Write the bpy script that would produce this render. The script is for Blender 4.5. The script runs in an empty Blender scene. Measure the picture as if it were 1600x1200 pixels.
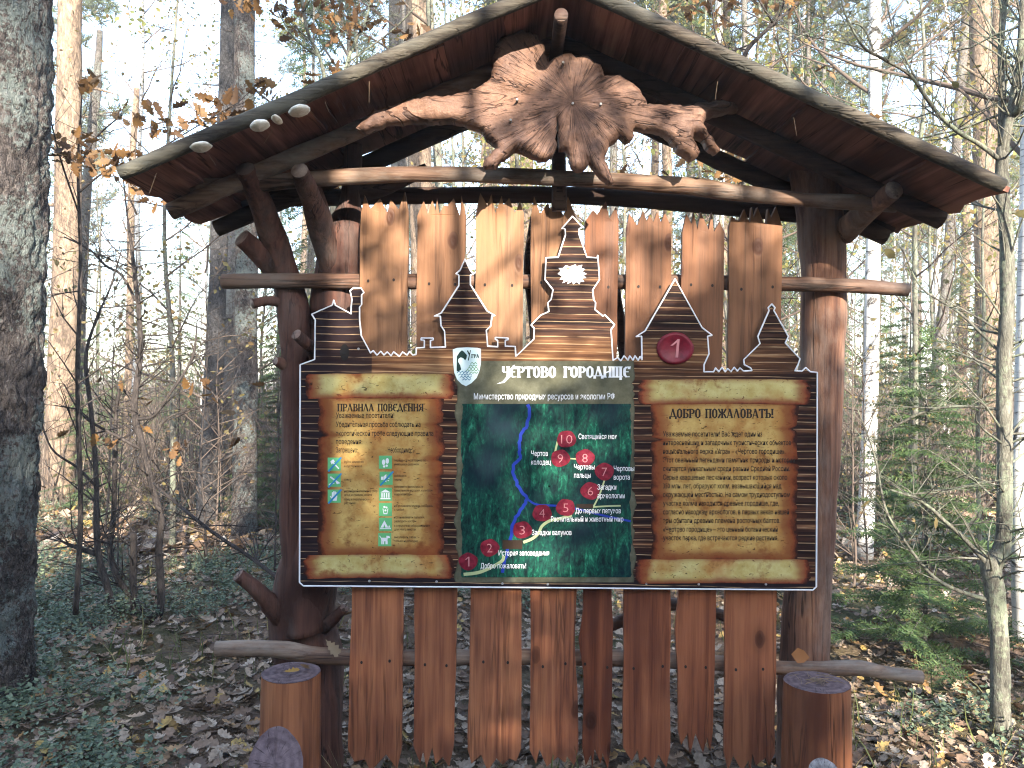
import bpy, bmesh, math, random
import numpy as np
from mathutils import Vector, Matrix, noise
from mathutils.geometry import delaunay_2d_cdt

S = bpy.context.scene
COL = S.collection
R = math.radians

# ------------------------------------------------------------ camera, sky, sun, exposure
FP, ROLL, EYE = 1250.0, R(0.7), 1.5
CR, SR = math.cos(ROLL), math.sin(ROLL)
cam = bpy.data.cameras.new('camera')
cam.sensor_width = 36.0
cam.lens = 36.0 * FP / 1600.0
cam.clip_start, cam.clip_end = 0.05, 2000.0
camo = bpy.data.objects.new('camera', cam)
camo.matrix_world = Matrix(((CR, -SR, 0, 0), (0, 0, -1, 0), (SR, CR, 0, EYE), (0, 0, 0, 1)))
COL.objects.link(camo)
S.camera = camo

TO_SUN = Vector((0.28, -1.0, 0.45)).normalized()
SUN_EL = math.asin(TO_SUN.z)
W = bpy.data.worlds.new('World')
S.world = W
W.use_nodes = True
wn, wl = W.node_tree.nodes, W.node_tree.links
wn.clear()
sky = wn.new('ShaderNodeTexSky')
sky.sky_type = 'NISHITA'
sky.sun_disc = False
sky.sun_elevation = SUN_EL
sky.sun_rotation = math.atan2(TO_SUN.x, TO_SUN.y)
sky.air_density, sky.dust_density, sky.ozone_density = 1.0, 1.0, 1.0
bg = wn.new('ShaderNodeBackground')
bg.inputs['Strength'].default_value = 0.15
wo = wn.new('ShaderNodeOutputWorld')
wl.new(sky.outputs[0], bg.inputs[0])
wl.new(bg.outputs[0], wo.inputs[0])

sun = bpy.data.lights.new('sun', 'SUN')
sun.energy = 3.8
sun.angle = R(0.5)
sun.color = (1.0, 0.90, 0.76)
suno = bpy.data.objects.new('sun', sun)
suno.rotation_euler = TO_SUN.to_track_quat('Z', 'Y').to_euler()
COL.objects.link(suno)

S.view_settings.view_transform = 'Standard'
S.view_settings.look = 'None'
S.view_settings.gamma = 1.0
S.view_settings.exposure = 2.6
S.render.engine = 'CYCLES'
S.cycles.use_denoising = True
S.cycles.filter_width = 1.15
S.cycles.max_bounces = 5
S.cycles.diffuse_bounces = 3
S.cycles.glossy_bounces = 2
S.cycles.transparent_max_bounces = 8
S.cycles.caustics_reflective = False
S.cycles.caustics_refractive = False


# ------------------------------------------------------------ helpers
def P(px, py, d):
    """point of the place seen at photo pixel (px, py), d metres in front of the eye"""
    u, v = (px - 800) / FP * d, (600 - py) / FP * d
    return Vector((u * CR - v * SR, d, EYE + u * SR + v * CR))


def gz(x, y):
    h = 0.05 * math.sin(x * 0.9 + 1.3) * math.cos(y * 0.7) + 0.03 * math.sin(x * 2.1 + y * 1.7)
    h += 0.018 * math.sin(x * 5.3 - y * 4.1) + 0.25 * math.sin(x * 0.11 + 0.6) * math.sin(y * 0.13) * min(1, max(0, (y - 4) / 10))
    return h - 0.02


def gzv(x, y):
    h = 0.05 * np.sin(x * 0.9 + 1.3) * np.cos(y * 0.7) + 0.03 * np.sin(x * 2.1 + y * 1.7)
    h = h + 0.018 * np.sin(x * 5.3 - y * 4.1) + 0.25 * np.sin(x * 0.11 + 0.6) * np.sin(y * 0.13) * np.clip((y - 4) / 10, 0, 1)
    return h - 0.02


def smooth(pts, k=4):
    """Catmull-Rom through tuples of any length"""
    pts = [tuple(p) for p in pts]
    if len(pts) < 3:
        return pts
    out = []
    for i in range(len(pts) - 1):
        p0, p1, p2, p3 = pts[max(i - 1, 0)], pts[i], pts[i + 1], pts[min(i + 2, len(pts) - 1)]
        for j in range(k):
            t = j / k
            out.append(tuple(0.5 * (2 * b + (c - a) * t + (2 * a - 5 * b + 4 * c - d) * t * t + (3 * b - a - 3 * c + d) * t ** 3)
                             for a, b, c, d in zip(p0, p1, p2, p3)))
    out.append(pts[-1])
    return out


class MB:
    def __init__(self):
        self.v, self.f, self.m, self.mi = [], [], [], 0

    def face(self, idx):
        self.f.append(tuple(idx)); self.m.append(self.mi)

    def tube(self, pts, radii, n=8, cap=True, amp=0.0, freq=6.0, seed=0.0, capm=None, flat=1.0):
        pts = [Vector(p) for p in pts]
        b0 = len(self.v)
        t = (pts[1] - pts[0]).normalized()
        ref = Vector((0, 1, 0)) if abs(t.y) < 0.8 else Vector((1, 0, 0))
        u = t.cross(ref).normalized()
        for i, p in enumerate(pts):
            if i < len(pts) - 1:
                t2 = (pts[i + 1] - p)
                if i > 0:
                    t2 = t2.normalized() + (p - pts[i - 1]).normalized()
            else:
                t2 = p - pts[i - 1]
            if t2.length > 1e-9:
                t = t2.normalized()
            u = (u - t * u.dot(t)).normalized()
            w = t.cross(u)
            for k in range(n):
                a = 2 * math.pi * k / n
                d = u * math.cos(a) + w * (math.sin(a) * flat)
                r = radii[i]
                if amp:
                    r *= 1 + amp * noise.noise((p + d * r) * freq + Vector((seed, seed, seed)))
                self.v.append(p + d * r)
        for i in range(len(pts) - 1):
            for k in range(n):
                a, b = b0 + i * n + k, b0 + i * n + (k + 1) % n
                self.face((a, b, b + n, a + n))
        if cap:
            om = self.mi
            if capm is not None:
                self.mi = capm
            self.face([b0 + k for k in range(n)][::-1])
            e = b0 + (len(pts) - 1) * n
            self.face([e + k for k in range(n)])
            self.mi = om

    def box(self, c, s, rot=None):
        b0 = len(self.v)
        for z in (-.5, .5):
            for x, y in ((-.5, -.5), (.5, -.5), (.5, .5), (-.5, .5)):
                q = Vector((x * s[0], y * s[1], z * s[2]))
                if rot is not None:
                    q = rot @ q
                self.v.append(Vector(c) + q)
        for q in ((3, 2, 1, 0), (4, 5, 6, 7), (0, 1, 5, 4), (1, 2, 6, 5), (2, 3, 7, 6), (3, 0, 4, 7)):
            self.face([b0 + k for k in q])

    def prism(self, poly, depth, back=True):
        """poly: 3-D points of the front face; extruded along +Y"""
        poly = [Vector(p) for p in poly]
        b0, n = len(self.v), len(poly)
        self.v += poly
        self.face(range(b0, b0 + n))
        if depth:
            self.v += [p + Vector((0, depth, 0)) for p in poly]
            for k in range(n):
                a, b = b0 + k, b0 + (k + 1) % n
                self.face((b, a, a + n, b + n))
            if back:
                self.face([b0 + n + k for k in range(n)][::-1])

    def tri_fill(self, poly):
        self.prism(poly, 0)

    def build(self, name, mats, parent=None, smooth=True, attr=None):
        if not isinstance(mats, (list, tuple)):
            mats = [mats]
        me = bpy.data.meshes.new(name)
        off = world_loc(parent) if parent else Vector((0, 0, 0))
        me.from_pydata([tuple(Vector(p) - off) for p in self.v], [], self.f)
        for m in mats:
            me.materials.append(m)
        if len(mats) > 1:
            me.polygons.foreach_set('material_index', self.m)
        if smooth:
            me.polygons.foreach_set('use_smooth', [True] * len(me.polygons))
        if attr:
            for k, vals in attr.items():
                at = me.attributes.new(k, 'FLOAT', 'POINT')
                at.data.foreach_set('value', vals)
        me.update()
        o = bpy.data.objects.new(name, me)
        COL.objects.link(o)
        if parent:
            o.parent = parent
        return o


def world_loc(o):
    v = Vector((0, 0, 0))
    while o is not None:
        v = v + Vector(o.location)
        o = o.parent
    return v


def np_mesh(name, verts, faces, mat, parent=None, off=None, smooth=False):
    """verts (N,3), faces (M,k) arrays, one face size"""
    me = bpy.data.meshes.new(name)
    verts = np.asarray(verts, np.float32).reshape(-1, 3)
    if parent is not None:
        verts = verts - np.array(world_loc(parent), np.float32)
    faces = np.asarray(faces, np.int32)
    k = faces.shape[1]
    me.vertices.add(len(verts)); me.vertices.foreach_set('co', verts.ravel())
    me.loops.add(faces.size); me.loops.foreach_set('vertex_index', faces.ravel())
    me.polygons.add(len(faces))
    me.polygons.foreach_set('loop_start', np.arange(0, faces.size, k, dtype=np.int32))
    me.polygons.foreach_set('loop_total', np.full(len(faces), k, np.int32))
    if smooth:
        me.polygons.foreach_set('use_smooth', np.ones(len(faces), bool))
    me.materials.append(mat)
    me.update(calc_edges=True)
    o = bpy.data.objects.new(name, me)
    COL.objects.link(o)
    if parent is not None:
        o.parent = parent
    return o


def rots(rng, n, tilt=math.pi, yaw=None):
    """n rotation matrices: random yaw, then a lean of up to tilt about a random flat axis, then own spin"""
    a = rng.uniform(0, 2 * np.pi, n) if yaw is None else yaw
    th = rng.uniform(0, tilt, n)
    ax = rng.uniform(0, 2 * np.pi, n)
    c, s = np.cos(a), np.sin(a)
    Z = np.zeros((n, 3, 3)); Z[:, 0, 0] = c; Z[:, 0, 1] = -s; Z[:, 1, 0] = s; Z[:, 1, 1] = c; Z[:, 2, 2] = 1
    kx, ky = np.cos(ax), np.sin(ax)
    ct, st = np.cos(th), np.sin(th)
    T = np.zeros((n, 3, 3))
    T[:, 0, 0] = ct + kx * kx * (1 - ct); T[:, 0, 1] = kx * ky * (1 - ct); T[:, 0, 2] = ky * st
    T[:, 1, 0] = kx * ky * (1 - ct); T[:, 1, 1] = ct + ky * ky * (1 - ct); T[:, 1, 2] = -kx * st
    T[:, 2, 0] = -ky * st; T[:, 2, 1] = kx * st; T[:, 2, 2] = ct
    return T @ Z


def frames(dirs, rng):
    """rotation matrices whose x axis is dirs, random roll"""
    d = dirs / np.maximum(np.linalg.norm(dirs, axis=1, keepdims=True), 1e-9)
    r = rng.normal(size=d.shape)
    u = np.cross(d, r); u /= np.maximum(np.linalg.norm(u, axis=1, keepdims=True), 1e-9)
    w = np.cross(d, u)
    return np.stack([d, u, w], axis=2)


def scatter(base, faces, pos, rot, sc):
    """copies of a small shape -> (verts, faces)"""
    base = np.asarray(base, np.float64); faces = np.asarray(faces)
    n, k = len(pos), len(base)
    sc = np.asarray(sc, np.float64)
    if sc.ndim == 1:
        b = base[None] * sc[:, None, None]
    else:
        b = base[None] * sc[:, None, :]
    v = np.einsum('nij,nkj->nki', rot, b) + np.asarray(pos)[:, None, :]
    f = faces[None] + (np.arange(n) * k)[:, None, None]
    return v.reshape(-1, 3), f.reshape(-1, faces.shape[1])


def tag(o, label, cat, group=None, kind=None):
    if label: o['label'] = label
    if cat: o['category'] = cat
    if group: o['group'] = group
    if kind: o['kind'] = kind
    return o


def empty(name, loc, label=None, cat=None, group=None):
    o = bpy.data.objects.new(name, None)
    o.empty_display_size = 0.1
    o.location = loc
    COL.objects.link(o)
    return tag(o, label, cat, group)


def copy_tree(src, loc, rz=0.0, sc=1.0, label=None, group=None):
    r = src.copy(); COL.objects.link(r)
    r.location = loc; r.rotation_euler = (0, 0, rz); r.scale = (sc, sc, sc)
    if label: r['label'] = label
    if group: r['group'] = group
    for ch in list(src.children):
        c = ch.copy(); COL.objects.link(c); c.parent = r
    return r


# ------------------------------------------------------------ materials
class NT:
    def __init__(self, name, rough=0.8, spec=0.25):
        self.mat = bpy.data.materials.new(name)
        self.mat.use_nodes = True
        self.t = self.mat.node_tree
        self.b = self.t.nodes['Principled BSDF']
        self.b.inputs['Roughness'].default_value = rough
        self.b.inputs['Specular IOR Level'].default_value = spec
        self._c = {}

    def n(self, typ, ins=None, **props):
        x = self.t.nodes.new(typ)
        for k, v in props.items():
            setattr(x, k, v)
        for k, v in (ins or {}).items():
            self.put(x.inputs[k], v)
        return x

    def put(self, sock, v):
        if isinstance(v, bpy.types.NodeSocket):
            self.t.links.new(v, sock)
        else:
            sock.default_value = v

    def co(self, scale=(1, 1, 1), rand=0.0, rot=(0, 0, 0)):
        if 'tc' not in self._c:
            self._c['tc'] = self.n('ShaderNodeTexCoord').outputs['Object']
        v = self._c['tc']
        if rand:
            oi = self.n('ShaderNodeObjectInfo').outputs['Random']
            m = self.math('MULTIPLY', oi, rand)
            v = self.n('ShaderNodeVectorMath', {0: v, 1: self.n('ShaderNodeCombineXYZ', {0: m, 1: m, 2: m}).outputs[0]}, operation='ADD').outputs[0]
        return self.n('ShaderNodeMapping', {'Vector': v, 'Scale': scale, 'Rotation': rot}).outputs[0]

    def noise(self, vec, scale=5.0, detail=4.0, rough=0.6, dist=0.0):
        return self.n('ShaderNodeTexNoise', {'Vector': vec, 'Scale': scale, 'Detail': detail, 'Roughness': rough, 'Distortion': dist}).outputs['Fac']

    def voro(self, vec, scale=5.0, feature='F1', out='Distance', rnd=1.0):
        return self.n('ShaderNodeTexVoronoi', {'Vector': vec, 'Scale': scale, 'Randomness': rnd}, feature=feature).outputs[out]

    def math(self, op, a, b=0.0, clamp=False):
        x = self.n('ShaderNodeMath', {0: a, 1: b}, operation=op)
        x.use_clamp = clamp
        return x.outputs[0]

    def ramp(self, fac, stops, interp='LINEAR'):
        x = self.n('ShaderNodeValToRGB', {'Fac': fac})
        e = x.color_ramp.elements
        x.color_ramp.interpolation = interp
        while len(e) < len(stops):
            e.new(0.5)
        for q, (p, c) in zip(e, stops):
            q.position = p
            q.color = (c[0], c[1], c[2], 1) if not isinstance(c, (int, float)) else (c, c, c, 1)
        return x.outputs[0]

    def mix(self, fac, a, b, mode='MIX'):
        x = self.n('ShaderNodeMix', data_type='RGBA', blend_type=mode)
        self.put(x.inputs[0], fac)
        for s, v in ((x.inputs[6], a), (x.inputs[7], b)):
            self.put(s, v if isinstance(v, bpy.types.NodeSocket) else (v[0], v[1], v[2], 1))
        return x.outputs[2]

    def color(self, c):
        self.put(self.b.inputs['Base Color'], c if isinstance(c, bpy.types.NodeSocket) else (c[0], c[1], c[2], 1))
        return self

    def bump(self, h, strength=0.5, dist=0.01, prev=None):
        ins = {'Height': h, 'Strength': strength, 'Distance': dist}
        if prev is not None: ins['Normal'] = prev
        x = self.n('ShaderNodeBump', ins)
        self.put(self.b.inputs['Normal'], x.outputs[0])
        return x.outputs[0]

    def rough(self, v):
        self.put(self.b.inputs['Roughness'], v); return self

    def island(self):
        return self.n('ShaderNodeNewGeometry').outputs['Random Per Island']

    def attr(self, name):
        return self.n('ShaderNodeAttribute', attribute_name=name).outputs['Fac']


def flat(name, c, rough=0.6, spec=0.25):
    return NT(name, rough, spec).color(c).mat


def wood(name, light, mid, dark, axis='Z', grain=1.0, knots=True, rough=0.6, grey=None, greyamt=0.5, upper_tone=None, bump=0.004, isl=False):
    m = NT(name, rough, 0.16)
    def sc(a, l):
        return {'X': (l, a, a), 'Y': (a, l, a), 'Z': (a, a, l)}[axis]
    g1 = m.noise(m.co(sc(55 * grain, 1.6), 37), 1.0, 5, 0.65, 0.6)
    g2 = m.noise(m.co(sc(9, 0.9), 37), 1.0, 3, 0.6, 1.2)
    big = m.noise(m.co(sc(3.2, 1.6), 37), 1.0, 3, 0.6)
    f = m.math('ADD', m.math('MULTIPLY', g1, 0.55), m.math('MULTIPLY', g2, 0.45))
    c = m.ramp(f, [(0.38, dark), (0.48, mid), (0.59, light)])
    c = m.mix(m.ramp(big, [(0.36, 0.85), (0.56, 0.0)]), c, dark)
    c = m.mix(m.ramp(m.noise(m.co(sc(16, 0.8), 53), 1.0, 4, 0.6), [(0.54, 0.0), (0.68, 0.6)]), c, tuple(x * 1.35 for x in light))
    h = f
    if upper_tone is not None:      # tanner, less red tone mixed in towards the upper ends
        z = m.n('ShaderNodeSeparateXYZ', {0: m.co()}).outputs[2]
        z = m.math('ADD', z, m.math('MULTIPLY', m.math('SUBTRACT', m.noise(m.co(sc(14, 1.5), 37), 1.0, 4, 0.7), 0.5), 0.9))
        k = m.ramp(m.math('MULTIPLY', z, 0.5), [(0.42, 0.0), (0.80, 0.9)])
        fc = m.ramp(f, [(0.36, tuple(q * 0.55 for q in upper_tone)), (0.48, upper_tone), (0.62, tuple(q * 1.25 for q in upper_tone))])
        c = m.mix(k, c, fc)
    if knots:
        kx = m.n('ShaderNodeSeparateXYZ', {0: m.co((1, 1, 1), 37)})
        kw = m.math('MULTIPLY', m.math('SUBTRACT', g2, 0.5), 0.25)
        kv = m.n('ShaderNodeCombineXYZ', {0: m.math('ADD', m.math('MULTIPLY', m.math('ADD', kx.outputs[0], m.math('MULTIPLY', kx.outputs[1], 0.6)), 4.6), kw), 1: m.math('MULTIPLY', kx.outputs[2], 2.7), 2: 0.0}).outputs[0]
        vn = m.n('ShaderNodeTexVoronoi', {'Vector': kv, 'Scale': 1.0}, feature='F1', voronoi_dimensions='2D')
        d = vn.outputs['Distance']
        on = m.math('GREATER_THAN', m.n('ShaderNodeSeparateColor', {0: vn.outputs['Color']}).outputs[0], 0.45)
        k = m.math('MULTIPLY', m.ramp(d, [(0.05, 1.0), (0.085, 0.75), (0.10, 0.35), (0.17, 0.12), (0.24, 0.0)]), on)
        ring = m.math('SINE', m.math('MULTIPLY', d, 90.0))
        c = m.mix(m.math('MULTIPLY', k, 0.85), c, tuple(x * 0.40 for x in dark))
        h = m.math('SUBTRACT', h, m.math('MULTIPLY', k, m.math('MULTIPLY', ring, 0.25)))
    cr = m.noise(m.co(sc(11, 0.55), 71), 1.0, 4, 0.55, 0.3)
    cm = m.ramp(m.math('ABSOLUTE', m.math('SUBTRACT', cr, 0.5)), [(0.0, 0.85), (0.006, 0.6), (0.016, 0.0)])
    cm = m.math('MULTIPLY', cm, m.ramp(m.noise(m.co(sc(4, 1.5), 13), 1.0, 2, 0.5), [(0.45, 0.0), (0.55, 1.0)]))
    c = m.mix(m.math('MULTIPLY', cm, 0.6 if upper_tone is not None else 1.0), c, tuple(x * 0.25 for x in dark))
    h = m.math('SUBTRACT', h, m.math('MULTIPLY', cm, 0.5))
    if grey is not None:
        w = m.noise(m.co(sc(6, 2.5), 11), 1.0, 6, 0.7)
        c = m.mix(m.math('MULTIPLY', m.ramp(w, [(0.45, 0.0), (0.68, 1.0)]), greyamt), c, grey)
    oi = m.n('ShaderNodeObjectInfo').outputs['Random']
    c = m.mix(1.0, c, m.ramp(oi, [(0, (0.68, 0.60, 0.58)), (0.5, (0.98, 0.98, 0.98)), (1, (1.22, 1.36, 1.36))]), 'MULTIPLY')
    m.color(c)
    if isl:
        c = m.mix(1.0, c, m.ramp(m.island(), [(0, (0.55, 0.55, 0.58)), (0.5, (1.0, 0.95, 0.95)), (1, (1.5, 1.4, 1.3))]), 'MULTIPLY')
        m.color(c)
    hh = m.math('ADD', h, m.math('MULTIPLY', m.noise(m.co(sc(28, 7), 37), 1.0, 5, 0.7), 0.6))
    m.bump(hh, 0.5, bump)
    m.rough(m.ramp(g2, [(0.3, rough - 0.12), (0.7, rough + 0.12)]))
    return m.mat


def bark(name, light, mid, dark, scale=18.0, stretch=0.35, depth=0.02, lichen=None, lich_amt=0.5, strength=0.9):
    """scaly bark: two sizes of warped plates, fissures where both meet, fine flakes and lichen"""
    m = NT(name, 0.92, 0.12)
    v = m.co((1, 1, stretch), 23)
    w1 = m.n('ShaderNodeTexNoise', {'Vector': v, 'Scale': scale * 0.7, 'Detail': 4.0, 'Roughness': 0.65}).outputs['Color']
    vv = m.n('ShaderNodeVectorMath', {0: v, 1: m.n('ShaderNodeVectorMath', {0: w1, 'Scale': 2.6 / scale}, operation='SCALE').outputs[0]}, operation='ADD').outputs[0]
    d1 = m.voro(vv, scale, 'DISTANCE_TO_EDGE')
    d2 = m.voro(vv, scale * 2.7, 'DISTANCE_TO_EDGE')
    cell = m.n('ShaderNodeTexVoronoi', {'Vector': vv, 'Scale': scale * 1.6}, feature='F1').outputs['Color']
    tone = m.n('ShaderNodeSeparateColor', {0: cell}).outputs[0]
    fine = m.noise(v, scale * 4, 6, 0.75)
    big = m.noise(v, scale * 0.25, 4, 0.6)
    plate = m.math('ADD', m.math('MULTIPLY', m.ramp(d1, [(0.0, 0.0), (0.12, 0.6), (0.35, 1.0)]), 0.6), m.math('MULTIPLY', m.ramp(d2, [(0.0, 0.0), (0.2, 1.0)]), 0.4))
    f = m.math('ADD', m.math('MULTIPLY', plate, 0.25), m.math('MULTIPLY', fine, 0.42))
    f = m.math('ADD', f, m.math('MULTIPLY', tone, 0.16))
    f = m.math('ADD', f, m.math('MULTIPLY', m.math('SUBTRACT', big, 0.5), 0.5))
    c = m.ramp(f, [(0.26, dark), (0.46, mid), (0.68, light)])
    if lichen is not None:
        l = m.math('MULTIPLY', m.noise(m.co((1, 1, 0.8), 5), 4.2, 3, 0.6), m.noise(m.co(), 45, 4, 0.75))
        c = m.mix(m.math('MULTIPLY', m.ramp(l, [(0.25, 0.0), (0.31, 1.0)]), lich_amt), c, lichen)
    m.color(c)
    m.bump(m.math('ADD', plate, m.math('MULTIPLY', fine, 0.7)), strength, depth)
    return m.mat


def birch_bark():
    m = NT('birch_bark', 0.75, 0.2)
    lent = m.noise(m.co((9, 9, 95), 3), 1.0, 2, 0.5)
    patch = m.noise(m.co((5, 5, 7), 3), 1.0, 5, 0.7, 0.8)
    tone = m.noise(m.co((8, 8, 3), 3), 1.0, 4, 0.6)
    c = m.ramp(tone, [(0.3, (0.36, 0.35, 0.33)), (0.65, (0.66, 0.65, 0.62))])
    c = m.mix(m.ramp(lent, [(0.60, 0.0), (0.66, 0.75)]), c, (0.07, 0.06, 0.055))
    c = m.mix(m.ramp(patch, [(0.58, 0.0), (0.63, 0.95)]), c, (0.035, 0.03, 0.028))
    m.color(c)
    m.bump(patch, 0.5, 0.006)
    return m.mat


def leaf_mat(name, stops, rough=0.6, trans=0.25):
    m = NT(name, rough, 0.25)
    c = m.ramp(m.island(), stops)
    m.color(m.mix(m.ramp(m.noise(m.co(), 60, 2, 0.5), [(0.3, 0.5), (0.7, 0.0)]), c, (0.05, 0.035, 0.025)))
    if trans:
        t = m.n('ShaderNodeBsdfTranslucent', {'Color': c})
        x = m.n('ShaderNodeMixShader', {0: trans, 1: m.b.outputs[0], 2: t.outputs[0]})
        m.t.links.new(x.outputs[0], m.t.nodes['Material Output'].inputs[0])
    return m.mat


def rings(name, light, dark, k=260.0):
    m = NT(name, 0.8, 0.12)
    v = m.co()
    s = m.n('ShaderNodeSeparateXYZ', {0: v})
    r = m.math('SQRT', m.math('ADD', m.math('POWER', s.outputs[0], 2.0), m.math('POWER', s.outputs[1], 2.0)))
    n = m.noise(v, 9, 4, 0.6)
    w = m.math('SINE', m.math('MULTIPLY', m.math('ADD', r, m.math('MULTIPLY', n, 0.03)), k))
    f = m.math('ADD', m.math('MULTIPLY', w, 0.07), m.noise(v, 30, 5, 0.7))
    c = m.ramp(f, [(0.34, dark), (0.66, light)])
    ang = m.math('ARCTAN2', s.outputs[1], s.outputs[0])
    ck = m.noise(m.n('ShaderNodeCombineXYZ', {0: m.math('MULTIPLY', ang, 2.2), 1: m.math('MULTIPLY', r, 3.0), 2: 0.0}).outputs[0], 1.0, 3, 0.5)
    cm = m.ramp(m.math('ABSOLUTE', m.math('SUBTRACT', ck, 0.5)), [(0.0, 0.8), (0.008, 0.0)])
    c = m.mix(cm, c, tuple(x * 0.3 for x in dark))
    m.color(c)
    m.bump(m.math('SUBTRACT', f, m.math('MULTIPLY', cm, 0.6)), 0.6, 0.006)
    return m.mat


PLANK = wood('stained_plank', (0.29, 0.110, 0.052), (0.21, 0.072, 0.036), (0.11, 0.037, 0.022), 'Z', rough=0.58, upper_tone=(0.18, 0.088, 0.046))
LOG = wood('stained_log', (0.20, 0.12, 0.080), (0.125, 0.068, 0.046), (0.055, 0.030, 0.023), 'X', knots=False, rough=0.62, grey=(0.24, 0.21, 0.185), greyamt=0.6, bump=0.008)
POST = wood('stained_post', (0.245, 0.130, 0.082), (0.15, 0.075, 0.050), (0.06, 0.030, 0.023), 'Z', knots=True, rough=0.82, grey=(0.24, 0.195, 0.165), greyamt=0.6, bump=0.016)
POSTD = wood('dark_stained_post', (0.125, 0.057, 0.041), (0.08, 0.037, 0.028), (0.038, 0.019, 0.016), 'Z', knots=True, rough=0.8, grey=(0.16, 0.125, 0.11), greyamt=0.4, bump=0.016)
CUT = wood('sawn_end', (0.27, 0.20, 0.165), (0.19, 0.13, 0.11), (0.10, 0.066, 0.056), 'Y', grain=0.4, knots=False, rough=0.8)
CUTP = rings('sawn_stump_top', (0.17, 0.125, 0.13), (0.08, 0.056, 0.061))
GREYTOP = rings('grey_weathered_top', (0.34, 0.32, 0.31), (0.15, 0.135, 0.13))
STUMP = wood('stained_stump', (0.31, 0.130, 0.062), (0.22, 0.086, 0.042), (0.10, 0.038, 0.023), 'Z', knots=True, rough=0.5)
ROOFB = wood('roof_board', (0.25, 0.112, 0.080), (0.165, 0.072, 0.055), (0.055, 0.024, 0.019), 'Y', knots=False, rough=0.85, isl=True)
RAFT = wood('weathered_rafter_log', (0.10, 0.08, 0.062), (0.05, 0.038, 0.030), (0.02, 0.016, 0.014), 'X', knots=False, rough=0.9, grey=(0.088, 0.084, 0.07), greyamt=0.6, bump=0.02)
DARKLOG = wood('dark_log', (0.075, 0.045, 0.034), (0.048, 0.029, 0.023), (0.022, 0.014, 0.012), 'X', knots=False, rough=0.85)
BARK_PINE = bark('pine_bark', (0.21, 0.185, 0.17), (0.11, 0.094, 0.088), (0.03, 0.026, 0.026), 24, 0.5, 0.035, lichen=(0.22, 0.265, 0.25), lich_amt=0.65)
BARK_PINE2 = bark('reddish_pine_bark', (0.32, 0.245, 0.18), (0.20, 0.148, 0.108), (0.08, 0.06, 0.047), 14, 0.35, 0.015, strength=0.6)
BARK_SPRUCE = bark('spruce_bark', (0.25, 0.235, 0.22), (0.16, 0.145, 0.135), (0.06, 0.055, 0.052), 26, 0.7, 0.015, lichen=(0.28, 0.31, 0.28), lich_amt=0.4)
BARK_SLATE = bark('slate_spruce_bark', (0.15, 0.145, 0.145), (0.085, 0.082, 0.083), (0.032, 0.031, 0.033), 30, 0.7, 0.015)
BARK_GREY = bark('smooth_grey_bark', (0.20, 0.195, 0.165), (0.125, 0.12, 0.098), (0.055, 0.052, 0.044), 30, 0.25, 0.006, lichen=(0.22, 0.26, 0.18), lich_amt=0.5, strength=0.5)
BARK_DARK = bark('dark_twig_bark', (0.10, 0.085, 0.075), (0.055, 0.046, 0.042), (0.02, 0.018, 0.018), 40, 0.3, 0.004, strength=0.4)
BIRCH = birch_bark()
TWIG = flat('twig_bark', (0.11, 0.085, 0.07), 0.9, 0.1)
NEEDLE = leaf_mat('spruce_needles', [(0, (0.04, 0.085, 0.035)), (0.6, (0.075, 0.145, 0.05)), (1, (0.14, 0.20, 0.07))], 0.6, 0.25)
NEEDLEP = leaf_mat('pine_needles', [(0, (0.05, 0.085, 0.045)), (0.7, (0.09, 0.13, 0.06)), (1, (0.14, 0.16, 0.07))], 0.6, 0.25)
OAK = leaf_mat('brown_oak_leaf', [(0, (0.075, 0.04, 0.02)), (0.45, (0.15, 0.078, 0.03)), (0.8, (0.24, 0.125, 0.038)), (1, (0.16, 0.11, 0.06))], 0.6, 0.3)
LITTER = leaf_mat('fallen_leaf', [(0, (0.10, 0.065, 0.045)), (0.25, (0.22, 0.145, 0.098)), (0.55, (0.36, 0.275, 0.20)), (0.8, (0.50, 0.42, 0.33)), (0.93, (0.36, 0.20, 0.075)), (1, (0.46, 0.33, 0.11))], 0.62, 0.0)
BERRY = leaf_mat('bilberry_leaf', [(0, (0.075, 0.125, 0.08)), (0.55, (0.14, 0.20, 0.125)), (0.9, (0.23, 0.285, 0.18)), (1, (0.30, 0.27, 0.11))], 0.4, 0.15)
GRASS = leaf_mat('grass_blade', [(0, (0.07, 0.11, 0.03)), (0.6, (0.15, 0.18, 0.06)), (1, (0.32, 0.27, 0.12))], 0.6, 0.25)
YGREEN = leaf_mat('yellow_green_leaf', [(0, (0.12, 0.15, 0.045)), (0.5, (0.22, 0.23, 0.07)), (0.85, (0.32, 0.27, 0.08)), (1, (0.24, 0.15, 0.06))], 0.6, 0.4)
YELLOW = leaf_mat('autumn_leaf', [(0, (0.13, 0.12, 0.05)), (0.5, (0.25, 0.20, 0.08)), (0.8, (0.20, 0.125, 0.06)), (1, (0.13, 0.16, 0.06))], 0.6, 0.35)

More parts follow.
